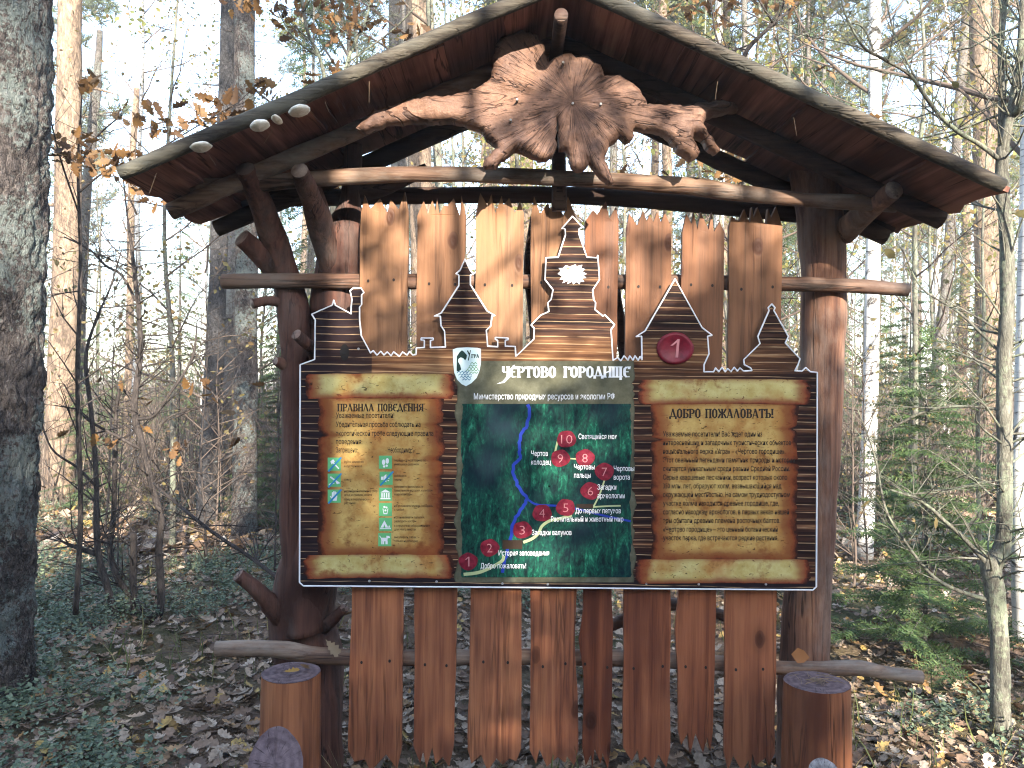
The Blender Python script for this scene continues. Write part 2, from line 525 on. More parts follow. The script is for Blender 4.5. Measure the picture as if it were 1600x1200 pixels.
# ------------------------------------------------------------ ground
def build_ground():
    m = NT('forest_floor', 0.95, 0.1)
    n1 = m.noise(m.co(), 7, 6, 0.7)
    n2 = m.noise(m.co(), 45, 4, 0.7)
    n3 = m.noise(m.co(), 0.6, 3, 0.6)
    c = m.ramp(m.math('ADD', m.math('MULTIPLY', n1, .5), m.math('MULTIPLY', n2, .5)),
               [(0.3, (0.05, 0.037, 0.028)), (0.5, (0.145, 0.10, 0.068)), (0.7, (0.27, 0.20, 0.14))])
    c = m.mix(m.ramp(n3, [(0.48, 0.0), (0.62, 0.7)]), c, (0.085, 0.10, 0.045))
    m.color(c)
    m.bump(m.math('ADD', n1, n2), 1.0, 0.03)
    t = np.linspace(-1, 1, 181)
    xs = np.sign(t) * (np.abs(t) * 14 + np.abs(t) ** 6 * 200)
    t = np.linspace(0, 1, 181)
    ys = -12 + 34 * t + 200 * t ** 7
    X, Y = np.meshgrid(xs, ys)
    Z = gzv(X, Y) * np.where(Y > 60, 0.5, 1)
    rng = np.random.default_rng(1)
    V = np.stack([X, Y, Z], 2).reshape(-1, 3)
    nx = len(xs)
    i = (np.arange(len(ys) - 1)[:, None] * nx + np.arange(nx - 1)[None]).ravel()
    o = np_mesh('ground', V, np.stack([i, i + 1, i + nx + 1, i + nx], 1), m.mat, smooth=True)
    tag(o, None, None, kind='structure')


build_ground()


def oak_shape(curl=0.12):
    half = [(0.0, 0.012), (0.12, 0.03), (0.22, 0.13), (0.30, 0.09), (0.40, 0.23), (0.50, 0.14), (0.62, 0.29), (0.72, 0.17), (0.84, 0.22), (0.93, 0.12), (1.0, 0.0)]
    v, f = [], []
    def z(x, y): return curl * (4 * (x - .5) ** 2 - 1) * 0.5 + 1.2 * y * y
    for x, y in half:
        v.append((x - .5, 0, z(x, 0)))
    n = len(half)
    for s in (1, -1):
        b = len(v)
        for x, y in half:
            v.append((x - .5, s * y, z(x, y)))
        for k in range(n - 1):
            q = (k, k + 1, b + k + 1), (k, b + k + 1, b + k)
            f += [t if s > 0 else t[::-1] for t in q]
    return np.array(v), np.array(f)


def simple_leaf(w=0.3, curl=0.1):
    v = np.array([(-.5, 0, curl * .5), (-.15, w, curl * .3), (.2, w * .8, curl * .1), (.5, 0, curl * .4), (.2, -w * .8, curl * .1), (-.15, -w, curl * .3), (0, 0, -curl * .2)])
    f = np.array([(6, k + 1, k) for k in range(5)] + [(6, 0, 5)])[:, ::-1]
    return v, f


OAKV, OAKF = oak_shape()
LEAFV, LEAFF = simple_leaf()


def build_litter():
    rng = np.random.default_rng(7)
    # near: lobed leaves
    n = 27000
    d = 1.6 + 8.5 * rng.random(n) ** 1.25
    x = (rng.random(n) * 2 - 1) * (0.78 * d + 0.6)
    v, f = oak_shape(0.22)
    pos = np.stack([x, d, gzv(x, d) + 0.012 + 0.035 * rng.random(n)], 1)
    a = scatter(v, f, pos, rots(rng, n, 0.75), np.stack([rng.uniform(.04, .105, n)] * 2 + [rng.uniform(.03, .16, n)], 1))
    tag(np_mesh('leaf_litter', a[0], a[1], LITTER), None, None, kind='stuff')
    n = 26000
    d = 7 + 34 * rng.random(n) ** 1.4
    x = (rng.random(n) * 2 - 1) * (0.75 * d + 0.6)
    v, f = simple_leaf(.33, .25)
    pos = np.stack([x, d, gzv(x, d) + 0.015 + 0.05 * rng.random(n)], 1)
    a = scatter(v, f, pos, rots(rng, n, 0.9), rng.uniform(.08, .2, n))
    tag(np_mesh('leaf_litter', a[0], a[1], LITTER), None, None, kind='stuff')


def build_cover():
    rng = np.random.default_rng(11)
    # bilberry: clumps of short stems with small oval leaves
    C = []
    while len(C) < 900:
        d = 2.2 + 12 * rng.random() ** 1.2
        x = (rng.random() * 2 - 1) * (0.75 * d + 0.3)
        k = math.sin(x * 1.3 + d * .9 + 2) + math.sin(x * .5 - d * 1.7) + (0.75 if x < -0.8 else (-1.75 if x > .8 and d < 6 else -0.4))
        if k > 0.1 and not (abs(x) < 1.3 and 2.5 < d < 3.5):
            C.append((x, d))
    pos, sc, dirs = [], [], []
    stems = MB()
    for (x, y) in C:
        z0 = gz(x, y)
        for s in range(rng.integers(5, 11)):
            a, r = rng.uniform(0, 6.28), rng.uniform(0, .17)
            bx, by = x + r * math.cos(a), y + r * math.sin(a)
            h = rng.uniform(.08, .21)
            lx, ly = rng.normal(0, .04, 2)
            for q in range(rng.integers(14, 26)):
                t = rng.uniform(.3, 1)
                pos.append((bx + lx * t + rng.normal(0, .022), by + ly * t + rng.normal(0, .022), z0 + h * t + rng.normal(0, .008)))
                sc.append(rng.uniform(.015, .030))
    pos = np.array(pos)
    v, f = simple_leaf(.30, .2)
    a = scatter(v, f, pos, rots(rng, len(pos), 1.0), sc)
    tag(np_mesh('bilberry_cover', a[0], a[1], BERRY), None, None, kind='stuff')
    # grass and dry stalks
    n = 5200
    d = 2.4 + 13 * rng.random(n) ** 1.3
    x = (rng.random(n) * 2 - 1) * (0.75 * d + 0.3)
    keep = (np.sin(x * 2.3 + d) + np.sin(d * 2.9 - x) > 0.3)
    x, d = x[keep], d[keep]
    n = len(x)
    bv = np.array([(-.02, 0, 0), (.02, 0, 0), (.012, .12, .5), (-.012, .12, .5), (0, .42, .95)])
    bf = np.array([(0, 1, 2), (0, 2, 3), (3, 2, 4)])
    pos = np.stack([x, d, gzv(x, d)], 1)
    a = scatter(bv, bf, pos, rots(rng, n, 0.5), rng.uniform(.08, .24, n))
    tag(np_mesh('grass', a[0], a[1], GRASS), None, None, kind='stuff')
    # fallen twigs
    mb = MB()
    r2 = random.Random(5)
    for k in range(420):
        d = 2.3 + 9 * r2.random() ** 1.2
        x = (r2.random() * 2 - 1) * (0.75 * d + .3)
        a, L = r2.uniform(0, 6.28), r2.uniform(.12, .6)
        pts = []
        for i in range(4):
            t = i / 3
            px, py = x + math.cos(a) * L * t, d + math.sin(a) * L * t
            pts.append((px, py, gz(px, py) + .02 + r2.uniform(0, .05)))
            a += r2.uniform(-.4, .4)
        r = r2.uniform(.0015, .005)
        mb.tube(pts, [r, r * .9, r * .7, r * .4], 4, False)
    tag(mb.build('twig_litter', TWIG), None, None, kind='stuff')


build_litter()
build_cover()


# ------------------------------------------------------------ trees
def needle_sprig(n=9, w=.12):
    """flat spray along x of thin needles"""
    v, f = [], []
    def tri(a, b, c):
        k = len(v); v.extend([a, b, c]); f.append((k, k + 1, k + 2))
    tri((0, -.012, 0), (0, .012, 0), (1, 0, .0))
    for k in range(n):
        x = (k + .3) / n
        L = .24 * (1 - .45 * x)
        for s in (1, -1):
            z = .05 * (1 if k % 2 else -1)
            tri((x - w * .35, 0, 0), (x + w * .35, 0, 0), (x + L * .75, s * L, z))
    return np.array(v, float), np.array(f)


def needle_tuft(n=16, seed=3):
    rng = np.random.default_rng(seed)
    v, f = [], []
    for k in range(n):
        d = rng.normal(size=3); d[0] += .7; d /= np.linalg.norm(d)
        u = np.cross(d, rng.normal(size=3)); u /= np.linalg.norm(u)
        b = len(v)
        v += [tuple(u * .045), tuple(-u * .045), tuple(d * rng.uniform(.7, 1.1))]
        f.append((b, b + 1, b + 2))
    return np.array(v), np.array(f)


SPRV, SPRF = needle_sprig()
TUFV, TUFF = needle_tuft()


def branch_rec(mb, p, d, L, r, rng, depth, tips, wob=.25, up=.1, n=4, kids=(2, 4)):
    k = max(3, int(L / .18)) if depth else 3
    k = min(k, 7)
    pts, rad = [Vector(p)], [r]
    d = Vector(d).normalized()
    for i in range(k):
        d = (d + Vector((rng.uniform(-1, 1), rng.uniform(-1, 1), rng.uniform(-1, 1) + up)) * wob).normalized()
        pts.append(pts[-1] + d * (L / k))
        rad.append(r * (1 - .75 * (i + 1) / k))
    mb.tube(pts, rad, n, False)
    if depth == 0:
        tips.append((pts[-1], d)); tips.append((pts[-2], d))
        return
    for j in range(rng.randint(*kids)):
        i = rng.randint(1, k)
        a = Vector((rng.uniform(-1, 1), rng.uniform(-1, 1), rng.uniform(-.3, .8)))
        dd = ((pts[i] - pts[i - 1]).normalized() + a * .9).normalized()
        branch_rec(mb, pts[i], dd, L * rng.uniform(.4, .7), rad[i] * .7, rng, depth - 1, tips, wob, up, max(3, n - 1), kids)
    tips.append((pts[-1], d))


def px_trunk(mb, chain, d, H=15, n=14, amp=.12, freq=7, k=5, topr=.45, lean=(0, 0), flare=1.25):
    """trunk through photo points (px, py, width px) at distance d, from its foot up past the frame to H metres"""
    L = []
    for (x, y, w) in chain:
        p = P(x, y, d); L.append((p.x, p.y, p.z, w * d / FP / 2))
    L.sort(key=lambda q: q[2])
    foot = L[0]
    z0 = gz(foot[0], foot[1]) - .1
    if foot[2] > z0 + .15:
        L.insert(0, (foot[0] - (L[1][0] - foot[0]) * .1, foot[1], z0, foot[3] * flare))
    top = L[-1]
    if top[2] < H:
        q = L[-2]
        sl = (top[0] - q[0]) / max(.2, top[2] - q[2])
        for t in (.33, .66, 1):
            z = top[2] + (H - top[2]) * t
            L.append((top[0] + sl * (z - top[2]) * .7, top[1] + lean[1] * t, z, top[3] * (1 - (1 - topr) * t)))
    L = smooth(L, k)
    mb.tube([q[:3] for q in L], [max(.004, q[3]) for q in L], n, True, amp, freq)
    return L


def pine_crown(mbw, top, base_z, rng, nl=14, reach=2.2, npr=None, tufts=260, size=.28):
    """limbs into mbw; returns needle tuft arrays"""
    pos, dirs = [], []
    for k in range(nl):
        t = k / nl
        z = base_z + (top[2] - base_z) * t
        a = rng.uniform(0, 6.28)
        L = reach * (1 - .75 * t) * rng.uniform(.6, 1.1)
        d = Vector((math.cos(a), math.sin(a), rng.uniform(0, .5)))
        pts = [Vector((top[0], top[1], z))]
        for i in range(4):
            d = (d + Vector((rng.uniform(-.3, .3), rng.uniform(-.3, .3), rng.uniform(-.1, .3)))).normalized()
            pts.append(pts[-1] + d * L / 4)
        mbw.tube(pts, [.045, .035, .025, .015, .006], 5, False)
        for q in range(tufts // nl):
            t2 = rng.uniform(1.2, 4)
            i = min(3, int(t2)); fr = t2 - i
            p = pts[i].lerp(pts[i + 1], fr)
            pos.append(p + Vector((rng.gauss(0, .28), rng.gauss(0, .28), rng.gauss(.08, .16))))
            dirs.append((d.x + rng.gauss(0, .6), d.y + rng.gauss(0, .6), rng.gauss(.5, .5)))
    return np.array([tuple(p) for p in pos]), np.array(dirs)


def finish_pine(root, trunk_L, mb, rng, barkm, base_frac=.6, reach=2.2, tufts=260, size=.3, trunk_name='trunk'):
    top = trunk_L[-1]
    pos, dirs = pine_crown(mb, top, top[2] * base_frac, rng, reach=reach, tufts=tufts)
    mb.build(trunk_name, barkm, root)
    r = np.random.default_rng(rng.randint(0, 10 ** 6))
    a = scatter(TUFV, TUFF, pos, frames(dirs, r), r.uniform(size * .7, size * 1.3, len(pos)))
    np_mesh('crown', a[0], a[1], NEEDLEP, root)


def make_pine(seed, H, r0, barkm=None):
    rng = random.Random(seed)
    root = empty('pine_tree', (0, 0, 0))
    mb = MB()
    L = []
    x = y = 0
    for k in range(9):
        t = k / 8
        L.append((x, y, -.15 + (H + .15) * t, r0 * (1.15 if k == 0 else 1) * (1 - .8 * t)))
        x += rng.uniform(-.09, .09); y += rng.uniform(-.09, .09)
    L = smooth(L, 3)
    mb.tube([q[:3] for q in L], [q[3] for q in L], 8, True, .12, 5)
    for k in range(16):     # dead snags on the bare bole
        z = rng.uniform(1.5, H * .6)
        a = rng.uniform(0, 6.28)
        d = Vector((math.cos(a), math.sin(a), rng.uniform(-.3, .3)))
        l = rng.uniform(.2, .9)
        p = Vector((0, 0, z))
        mb.tube([p, p + d * l * .6, p + d * l + Vector((0, 0, rng.uniform(-.1, .1)))], [.02, .012, .004], 4, False)
    finish_pine(root, L, mb, rng, barkm or BARK_PINE2, .52, 2.3, 420, .34)
    return root


def make_spruce(seed, H, r0, nb, dens, spread=.26, base=.12, sprig=.3, droop=.25, name='spruce_tree'):
    rng = random.Random(seed)
    root = empty(name, (0, 0, 0))
    mb = MB()
    mb.tube([(0, 0, -.1), (0.01, 0, H * .3), (0, .01, H * .7), (0, 0, H)], [r0 * 1.1, r0 * .8, r0 * .4, r0 * .08], 7, True, .08, 6)
    pos, dirs, sc = [], [], []
    for k in range(nb):
        t = base + (1 - base) * (k / nb) ** .95
        z = H * t
        a = k * 2.4 + rng.uniform(-.4, .4)
        L = max(.08, H * spread * (1 - t) ** .85 * rng.uniform(.65, 1.15))
        d = Vector((math.cos(a), math.sin(a), .25))
        pts = [Vector((0, 0, z))]
        for i in range(4):
            d = (d + Vector((rng.uniform(-.1, .1), rng.uniform(-.1, .1), -droop * (1.6 - .55 * i)))).normalized()
            pts.append(pts[-1] + d * L / 4)
        rr = max(.003, r0 * .22 * (1 - t))
        mb.tube(pts, [rr, rr * .8, rr * .6, rr * .4, rr * .2], 4, False)
        m = max(3, int(dens * L / sprig))
        for q in range(m):
            t2 = 4 * (q + rng.random()) / m
            t2 = min(3.99, .25 + t2 * .94)
            i = int(t2)
            p = pts[i].lerp(pts[i + 1], t2 - i)
            ax = (pts[i + 1] - pts[i]).normalized()
            sd = ax.cross(Vector((0, 0, 1))).normalized() * (1 if q % 2 else -1)
            dd = ax * rng.uniform(.4, 1.1) + sd * rng.uniform(.3, 1.1) + Vector((0, 0, rng.uniform(-.35, .15)))
            pos.append(tuple(p)); dirs.append(tuple(dd))
            sc.append(sprig * rng.uniform(.6, 1.15) * (1 - .35 * t2 / 4))
        pos.append(tuple(pts[-1])); dirs.append(tuple(d)); sc.append(sprig * .7)
    for q in range(4):
        pos.append((0, 0, H - .02)); dirs.append((rng.uniform(-.4, .4), rng.uniform(-.4, .4), 1)); sc.append(sprig * .7)
    mb.build('trunk', BARK_SPRUCE, root)
    r = np.random.default_rng(seed)
    dd = np.array(dirs)
    d = dd / np.linalg.norm(dd, axis=1, keepdims=True)
    up = np.tile([0, 0, 1.0], (len(d), 1)) + r.normal(0, .35, d.shape)
    u = np.cross(up, d); u /= np.linalg.norm(u, axis=1, keepdims=True)
    a = scatter(SPRV, SPRF, np.array(pos), np.stack([d, u, np.cross(d, u)], 2), sc)
    np_mesh('crown', a[0], a[1], NEEDLE, root)
    return root


def make_leafy(seed, H, r0, barkm, name, leafm, nleaf=2, depth=2, nb=14, start=.3, lsize=.06, reach=.28, wob=.18, up=.25, twig=True):
    """bare or thinly leaved broadleaf tree"""
    rng = random.Random(seed)
    root = empty(name, (0, 0, 0))
    mb, cr = MB(), MB()
    L, x, y = [], 0, 0
    for k in range(8):
        t = k / 7
        L.append((x, y, -.1 + (H + .1) * t, r0 * (1 - .88 * t)))
        x += rng.uniform(-.03, .03) * H * .35; y += rng.uniform(-.03, .03) * H * .35
    L = smooth(L, 3)
    mb.tube([q[:3] for q in L], [q[3] for q in L], 8, True, .06, 6)
    tips = []
    for k in range(nb):
        t = start + (1 - start) * k / nb
        q = L[int(t * (len(L) - 1))]
        a = rng.uniform(0, 6.28)
        d = Vector((math.cos(a), math.sin(a), rng.uniform(.2, .9)))
        branch_rec(cr, q[:3], d, H * reach * (1.1 - .7 * t) * rng.uniform(.6, 1.1), max(.0045, q[3] * .5), rng, depth, tips, wob, up, 4)
    mb.build('trunk', barkm, root)
    crown = cr.build('crown', TWIG, root)
    if nleaf:
        r = np.random.default_rng(seed)
        pos = np.repeat(np.array([tuple(p) for p, _ in tips]), nleaf, 0)
        pos = pos + r.normal(0, .05, pos.shape)
        a = scatter(LEAFV, LEAFF, pos, rots(r, len(pos), 2.5), r.uniform(lsize * .6, lsize * 1.3, len(pos)))
        np_mesh('foliage', a[0], a[1], leafm, crown)
    return root


def copy_deep(src, loc, rz, sc, label=None, group=None):
    r = copy_tree(src, loc, rz, sc, label, group)
    for c_src, c in zip([c for c in src.children], list(r.children)):
        pass
    return r


def place(src, spots, label, cat, group, rng, used=[False]):
    """first spot takes the source itself, the rest get copies with copies of their parts"""
    for i, (x, y, sc) in enumerate(spots):
        rz = rng.uniform(0, 6.28)
        if i == 0:
            o = src
            o.location = (x, y, gz(x, y)); o.rotation_euler = (0, 0, rz); o.scale = (sc,) * 3
        else:
            o = src.copy(); COL.objects.link(o)
            o.location = (x, y, gz(x, y)); o.rotation_euler = (0, 0, rz); o.scale = (sc,) * 3
            for ch in src.children:
                c = ch.copy(); COL.objects.link(c); c.parent = o
                for g in ch.children:
                    h = g.copy(); COL.objects.link(h); h.parent = c
        tag(o, label, cat, group)

# ------------------------------------------------------------ the roofed wooden stand
stand = empty('roofed_stand', P(870, 1225, 3.05), 'rustic stand of reddish brown planks and logs under a gabled board roof', 'stand')
stand.location.z = 0.0


def px_tube(chain, n=12, k=5, amp=.08, freq=9, seed=0., capm=1, mb=None):
    """log through photo points (px, py, width px, distance)"""
    mb = mb or MB()
    q = []
    for (x, y, w, d) in chain:
        p = P(x, y, d)
        q.append((p.x, p.y, p.z, w * d / FP / 2))
    q = smooth(q, k)
    mb.tube([a[:3] for a in q], [a[3] for a in q], n, True, amp, freq, seed, capm)
    return mb


def build_plank(top, bot, lx, rx, teeth_t, teeth_b, seed, bulge=()):
    """top/bot: y px; lx/rx: (top x, bottom x) of each edge"""
    rng = random.Random(seed)
    D = 3.0
    N = 34
    left, right = [], []
    for i in range(N + 1):
        t = i / N
        y = top + 32 + (bot - 34 - top - 32) * t
        b = 0
        for (yc, hw, amt) in bulge:
            b += amt * math.exp(-((y - yc) / hw) ** 2)
        wl = 1.6 * noise.noise(Vector((seed * 3.1, y * .012, 0))) + .5 * noise.noise(Vector((seed, y * .07, 2)))
        wr = 1.6 * noise.noise(Vector((seed * 3.1 + 50, y * .012, 0))) + .5 * noise.noise(Vector((seed, y * .07, 9)))
        left.append((lx[0] + (lx[1] - lx[0]) * t + wl - max(b, 0), y))
        right.append((rx[0] + (rx[1] - rx[0]) * t + wr + (b if b < 0 else 0), y))
    def teeth(xl, xr, y0, y1, n):
        """zigzag from xl to xr: points at y0 (tips) and y1 (notches)"""
        out, w = [], (xr - xl)
        cuts = [0] + sorted(min(.97, max(.03, (k + rng.uniform(-.34, .34)) / n)) for k in range(1, n)) + [1]
        for k in range(n):
            a, b = cuts[k], cuts[k + 1]
            out.append((xl + w * (a + (b - a) * rng.uniform(.25, .75)), y0 + (y1 - y0) * (rng.random() ** 1.6 * .5)))
            if k < n - 1:
                out.append((xl + w * b, y1 - (y1 - y0) * rng.uniform(-.15, .5)))
        return out
    tt = teeth(left[0][0], right[0][0], top, top + 32, teeth_t)
    tb = teeth(left[-1][0], right[-1][0], bot, bot - 34, teeth_b)
    mb = MB()
    # body as rows of quads so that the grain is carried by gentle cupping
    pl = []
    fr = lambda x, y: P(x, y, D)
    M = 6
    rows = []
    for i in range(N + 1):
        row = []
        for j in range(M + 1):
            s = j / M
            x = left[i][0] + (right[i][0] - left[i][0]) * s
            p = fr(x, left[i][1])
            p.y += .004 * (2 * s - 1) ** 2 + (.002 * noise.noise(Vector((x * .02, left[i][1] * .006, seed))) if 0 < i < N else 0)
            mb.v.append(p); row.append(len(mb.v) - 1)
        rows.append(row)
    for i in range(N):
        for j in range(M):
            mb.face((rows[i][j], rows[i + 1][j], rows[i + 1][j + 1], rows[i][j + 1]))
    T = .026
    back = {}
    def bk(k):
        if k not in back:
            v = mb.v[k].copy(); v.y = D + T
            mb.v.append(v); back[k] = len(mb.v) - 1
        return back[k]
    top_idx, bot_idx = [], []
    for (x, y) in tt:
        mb.v.append(fr(x, y) + Vector((0, .004 * (2 * (x - left[0][0]) / (right[0][0] - left[0][0]) - 1) ** 2, 0))); top_idx.append(len(mb.v) - 1)
    for (x, y) in tb:
        mb.v.append(fr(x, y) + Vector((0, .004 * (2 * (x - left[-1][0]) / (right[-1][0] - left[-1][0]) - 1) ** 2, 0))); bot_idx.append(len(mb.v) - 1)
    mb.face(list(rows[0]) + top_idx[::-1])
    mb.face(list(rows[-1])[::-1] + bot_idx)
    loop = [r[0] for r in rows] + bot_idx + [r[-1] for r in rows][::-1] + top_idx[::-1]
    for i in range(len(loop)):
        a, b = loop[i], loop[(i + 1) % len(loop)]
        mb.face((b, a, bk(a), bk(b)))
    mb.face([bk(k) for k in loop][::-1])
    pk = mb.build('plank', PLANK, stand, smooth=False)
    for yc in (438 + seed * 1.5, 1034 + seed * 1.2):
        for s in (.22, .78):
            i = int((yc - top) / (bot - top) * N)
            i = min(N - 1, max(0, i))
            x = left[i][0] + (right[i][0] - left[i][0]) * (s + rng.uniform(-.06, .06))
            c = P(x, yc + rng.uniform(-4, 4), D - .0005)
            nl = MB()
            nl.prism([c + Vector((.0048 * math.cos(-a), 0, .006 * math.sin(-a))) for a in np.linspace(0, 5.6, 9)], .003)
            nl.build('nail', NAIL, pk, smooth=False)


NAIL = flat('nail_hole', (0.02, 0.014, 0.012), 0.7)
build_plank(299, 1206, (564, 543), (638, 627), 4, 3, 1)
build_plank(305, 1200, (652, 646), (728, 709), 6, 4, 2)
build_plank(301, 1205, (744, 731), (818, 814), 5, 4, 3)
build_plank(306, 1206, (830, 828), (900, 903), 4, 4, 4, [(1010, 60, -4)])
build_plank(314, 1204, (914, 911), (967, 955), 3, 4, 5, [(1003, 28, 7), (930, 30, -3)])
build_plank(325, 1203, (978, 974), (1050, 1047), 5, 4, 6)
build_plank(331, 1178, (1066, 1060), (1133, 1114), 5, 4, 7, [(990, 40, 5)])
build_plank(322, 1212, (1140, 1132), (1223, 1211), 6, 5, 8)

# rails and beams
px_tube([(348, 440, 25, 3.055), (450, 439, 24, 3.055), (560, 440, 24, 3.056), (800, 440, 23, 3.056), (1080, 441, 23, 3.056), (1240, 444, 23, 3.055), (1340, 447, 23, 3.055), (1418, 453, 22, 3.055)], amp=.10).build('rail', [LOG, CUT], stand)
px_tube([(338, 1013, 25, 3.05), (430, 1014, 27, 3.045), (500, 1024, 26, 3.05), (620, 1028, 26, 3.058), (850, 1026, 25, 3.058), (1060, 1032, 25, 3.058), (1215, 1043, 22, 3.056), (1300, 1044, 24, 3.056), (1345, 1044, 26, 3.055), (1380, 1050, 20, 3.053), (1439, 1058, 22, 3.05)], amp=.16, seed=4).build('rail', [LOG, CUT], stand)
px_tube([(300, 292, 26, 2.87), (400, 287, 26, 2.88), (560, 275, 26, 2.90), (700, 272, 25, 2.90), (850, 277, 26, 2.90), (960, 283, 25, 2.90), (1080, 292, 29, 2.90), (1140, 300, 27, 2.90), (1250, 312, 24, 2.90), (1330, 316, 25, 2.89), (1400, 320, 25, 2.88)], amp=.12, seed=8).build('tie_beam', [LOG, CUT], stand)
px_tube([(380, 312, 28, 3.26), (640, 306, 26, 3.27), (900, 306, 27, 3.27), (1160, 326, 27, 3.27), (1395, 352, 27, 3.26)], amp=.1, seed=2).build('tie_beam', [DARKLOG, CUT], stand)
px_tube([(948, 360, 22, 3.2), (962, 470, 20, 3.2), (978, 560, 21, 3.2), (990, 650, 20, 3.2)], amp=.15, seed=3).build('brace', [DARKLOG, CUT], stand)
px_tube([(820, 610, 16, 3.2), (838, 540, 18, 3.2), (826, 420, 17, 3.2), (836, 340, 16, 3.2)], amp=.2, seed=5).build('brace', [DARKLOG, CUT], stand)
px_tube([(920, 990, 17, 3.3), (965, 973, 20, 3.3), (1010, 950, 21, 3.3), (1052, 944, 20, 3.3), (1100, 952, 19, 3.3), (1140, 966, 18, 3.3), (1190, 985, 14, 3.3)], amp=.2, seed=6).build('brace', [LOG, CUT], stand)

# posts
pl = px_tube([(503, 1235, 66, 3.16), (500, 1110, 68, 3.18), (486, 1030, 100, 3.22), (474, 980, 110, 3.22), (474, 930, 100, 3.19), (492, 860, 88, 3.15), (515, 760, 82, 3.16), (526, 640, 80, 3.16), (528, 520, 80, 3.17), (530, 430, 82, 3.17), (540, 370, 72, 3.17), (547, 315, 36, 3.17), (550, 265, 30, 3.16), (552, 225, 28, 3.15)], 18, 6, .14, 7)
px_tube([(480, 985, 66, 3.14), (466, 900, 50, 3.12), (461, 800, 46, 3.12), (463, 650, 44, 3.12), (461, 560, 46, 3.12), (458, 490, 50, 3.12), (449, 440, 46, 3.12), (430, 380, 42, 3.06), (408, 320, 38, 2.95), (383, 264, 32, 2.82)], 14, 6, .16, 8, 3, mb=pl)
post_l = pl.build('post', [POSTD, CUT], stand)
post_l['label'] = 'dark brown forked post of a debarked tree with cut branches'
for ch in ([(524, 440, 40, 3.14), (506, 375, 40, 3.06), (491, 325, 36, 2.95), (476, 285, 32, 2.84), (468, 266, 28, 2.78)],
           [(515, 400, 32, 3.12), (508, 350, 28, 3.05), (496, 312, 26, 2.97), (482, 280, 24, 2.9)],
           [(436, 440, 30, 3.12), (415, 405, 32, 3.06), (378, 371, 30, 2.98)],
           [(444, 474, 18, 3.1), (420, 470, 16, 3.06), (394, 475, 15, 3.02)],
           [(496, 560, 22, 3.1), (484, 542, 19, 3.0), (463, 522, 18, 2.93)],
           [(450, 572, 24, 3.1), (438, 567, 18, 3.08), (430, 564, 12, 3.06)],
           [(470, 985, 62, 3.22), (448, 968, 44, 3.16), (425, 948, 33, 3.1), (402, 922, 25, 3.04), (372, 898, 20, 3.0)],
           [(485, 992, 36, 3.22), (505, 980, 24, 3.16), (520, 968, 18, 3.12), (538, 950, 15, 3.08)]):
    px_tube(ch, 12, 5, .16, 10, ch[0][0]).build('branch_stub', [POSTD, CUT], post_l)
pr = px_tube([(1252, 1240, 76, 3.17), (1252, 1110, 76, 3.17), (1258, 1010, 72, 3.17), (1262, 930, 70, 3.16), (1272, 800, 66, 3.16), (1281, 650, 66, 3.16), (1286, 520, 66, 3.16), (1287, 440, 68, 3.16), (1283, 360, 70, 3.16), (1276, 290, 74, 3.15), (1270, 225, 76, 3.14)], 18, 6, .08, 7, 9)
post_r = pr.build('post', [POST, CUT], stand)
post_r['label'] = 'straight brown post with greyed streaks'
px_tube([(1318, 362, 40, 3.12), (1345, 338, 36, 3.0), (1372, 316, 33, 2.88), (1397, 297, 30, 2.78)], 14, 5, .08, 9, 6).build('branch_stub', [POST, CUT], post_r)

# roof: short boards running back from the front rafters
APEX, EL, ER = P(883, -22, 2.55), P(193, 276, 2.55), P(1562, 294, 2.55)
rng = random.Random(3)
rb = MB()
for E in (EL, ER):
    d = (E - APEX); L = d.length; d.normalize()
    nrm = Vector((-d.z, 0, d.x)) if d.x > 0 else Vector((d.z, 0, -d.x))   # upward
    if nrm.z < 0: nrm = -nrm
    t, k = -.02, 0
    while t < L - .05:
        w = rng.uniform(.19, .26)
        t2 = min(L + .015, t + w)
        if L - t2 < .09: t2 = L + .015
        y0, y1 = 2.565 + rng.uniform(-.012, .01), 3.27 + rng.uniform(-.03, .04)
        lift = .012 * (k % 2) + rng.uniform(0, .006)
        b0 = len(rb.v)
        ns = 10
        for i in range(ns + 1):
            y = y0 + (y1 - y0) * i / ns
            e1, e2 = rng.uniform(-.004, .004), rng.uniform(-.006, .006)
            if t2 > L: e2 = rng.uniform(-.03, .012)
            for (tt, th) in ((t - .015 + e1, 0), (t2 + .02 + e2, .012), (t2 + .02 + e2, .03), (t - .015 + e1, .018)):
                rb.v.append(APEX + Vector((0, y - 2.55, 0)) + d * tt + nrm * (lift + th - .012))
        for i in range(ns):
            a = b0 + i * 4
            for q in range(4):
                c, e = a + q, a + (q + 1) % 4
                rb.face((c, e, e + 4, c + 4) if d.x > 0 else (c + 4, e + 4, e, c))
        rb.face((b0 + 3, b0 + 2, b0 + 1, b0)); a = b0 + ns * 4; rb.face((a, a + 1, a + 2, a + 3))
        t = t2; k += 1
roof = rb.build('roof', ROOFB, stand, smooth=False)
def rafter(E, y, r, drop, mat, amp, seed, ext=.0, wob=.005, apex_back=0.0):
    d = (E - APEX); L = d.length; d.normalize()
    pts, rad = [], []
    for i in range(25):
        t = apex_back + (L + ext - apex_back) * i / 24
        p = APEX + d * t + Vector((0, y - 2.55, -drop))
        p.z += wob * noise.noise(Vector((t * 1.6, seed, 0))); p.y += wob * noise.noise(Vector((t * 1.6, seed, 7)))
        pts.append(p); rad.append(r * (1 + .12 * noise.noise(Vector((t * 2.3, seed, 3)))))
    mb = MB(); mb.tube(pts, rad, 12, True, amp, 14, seed, 1)
    mb.build('rafter', [mat, CUT], roof)
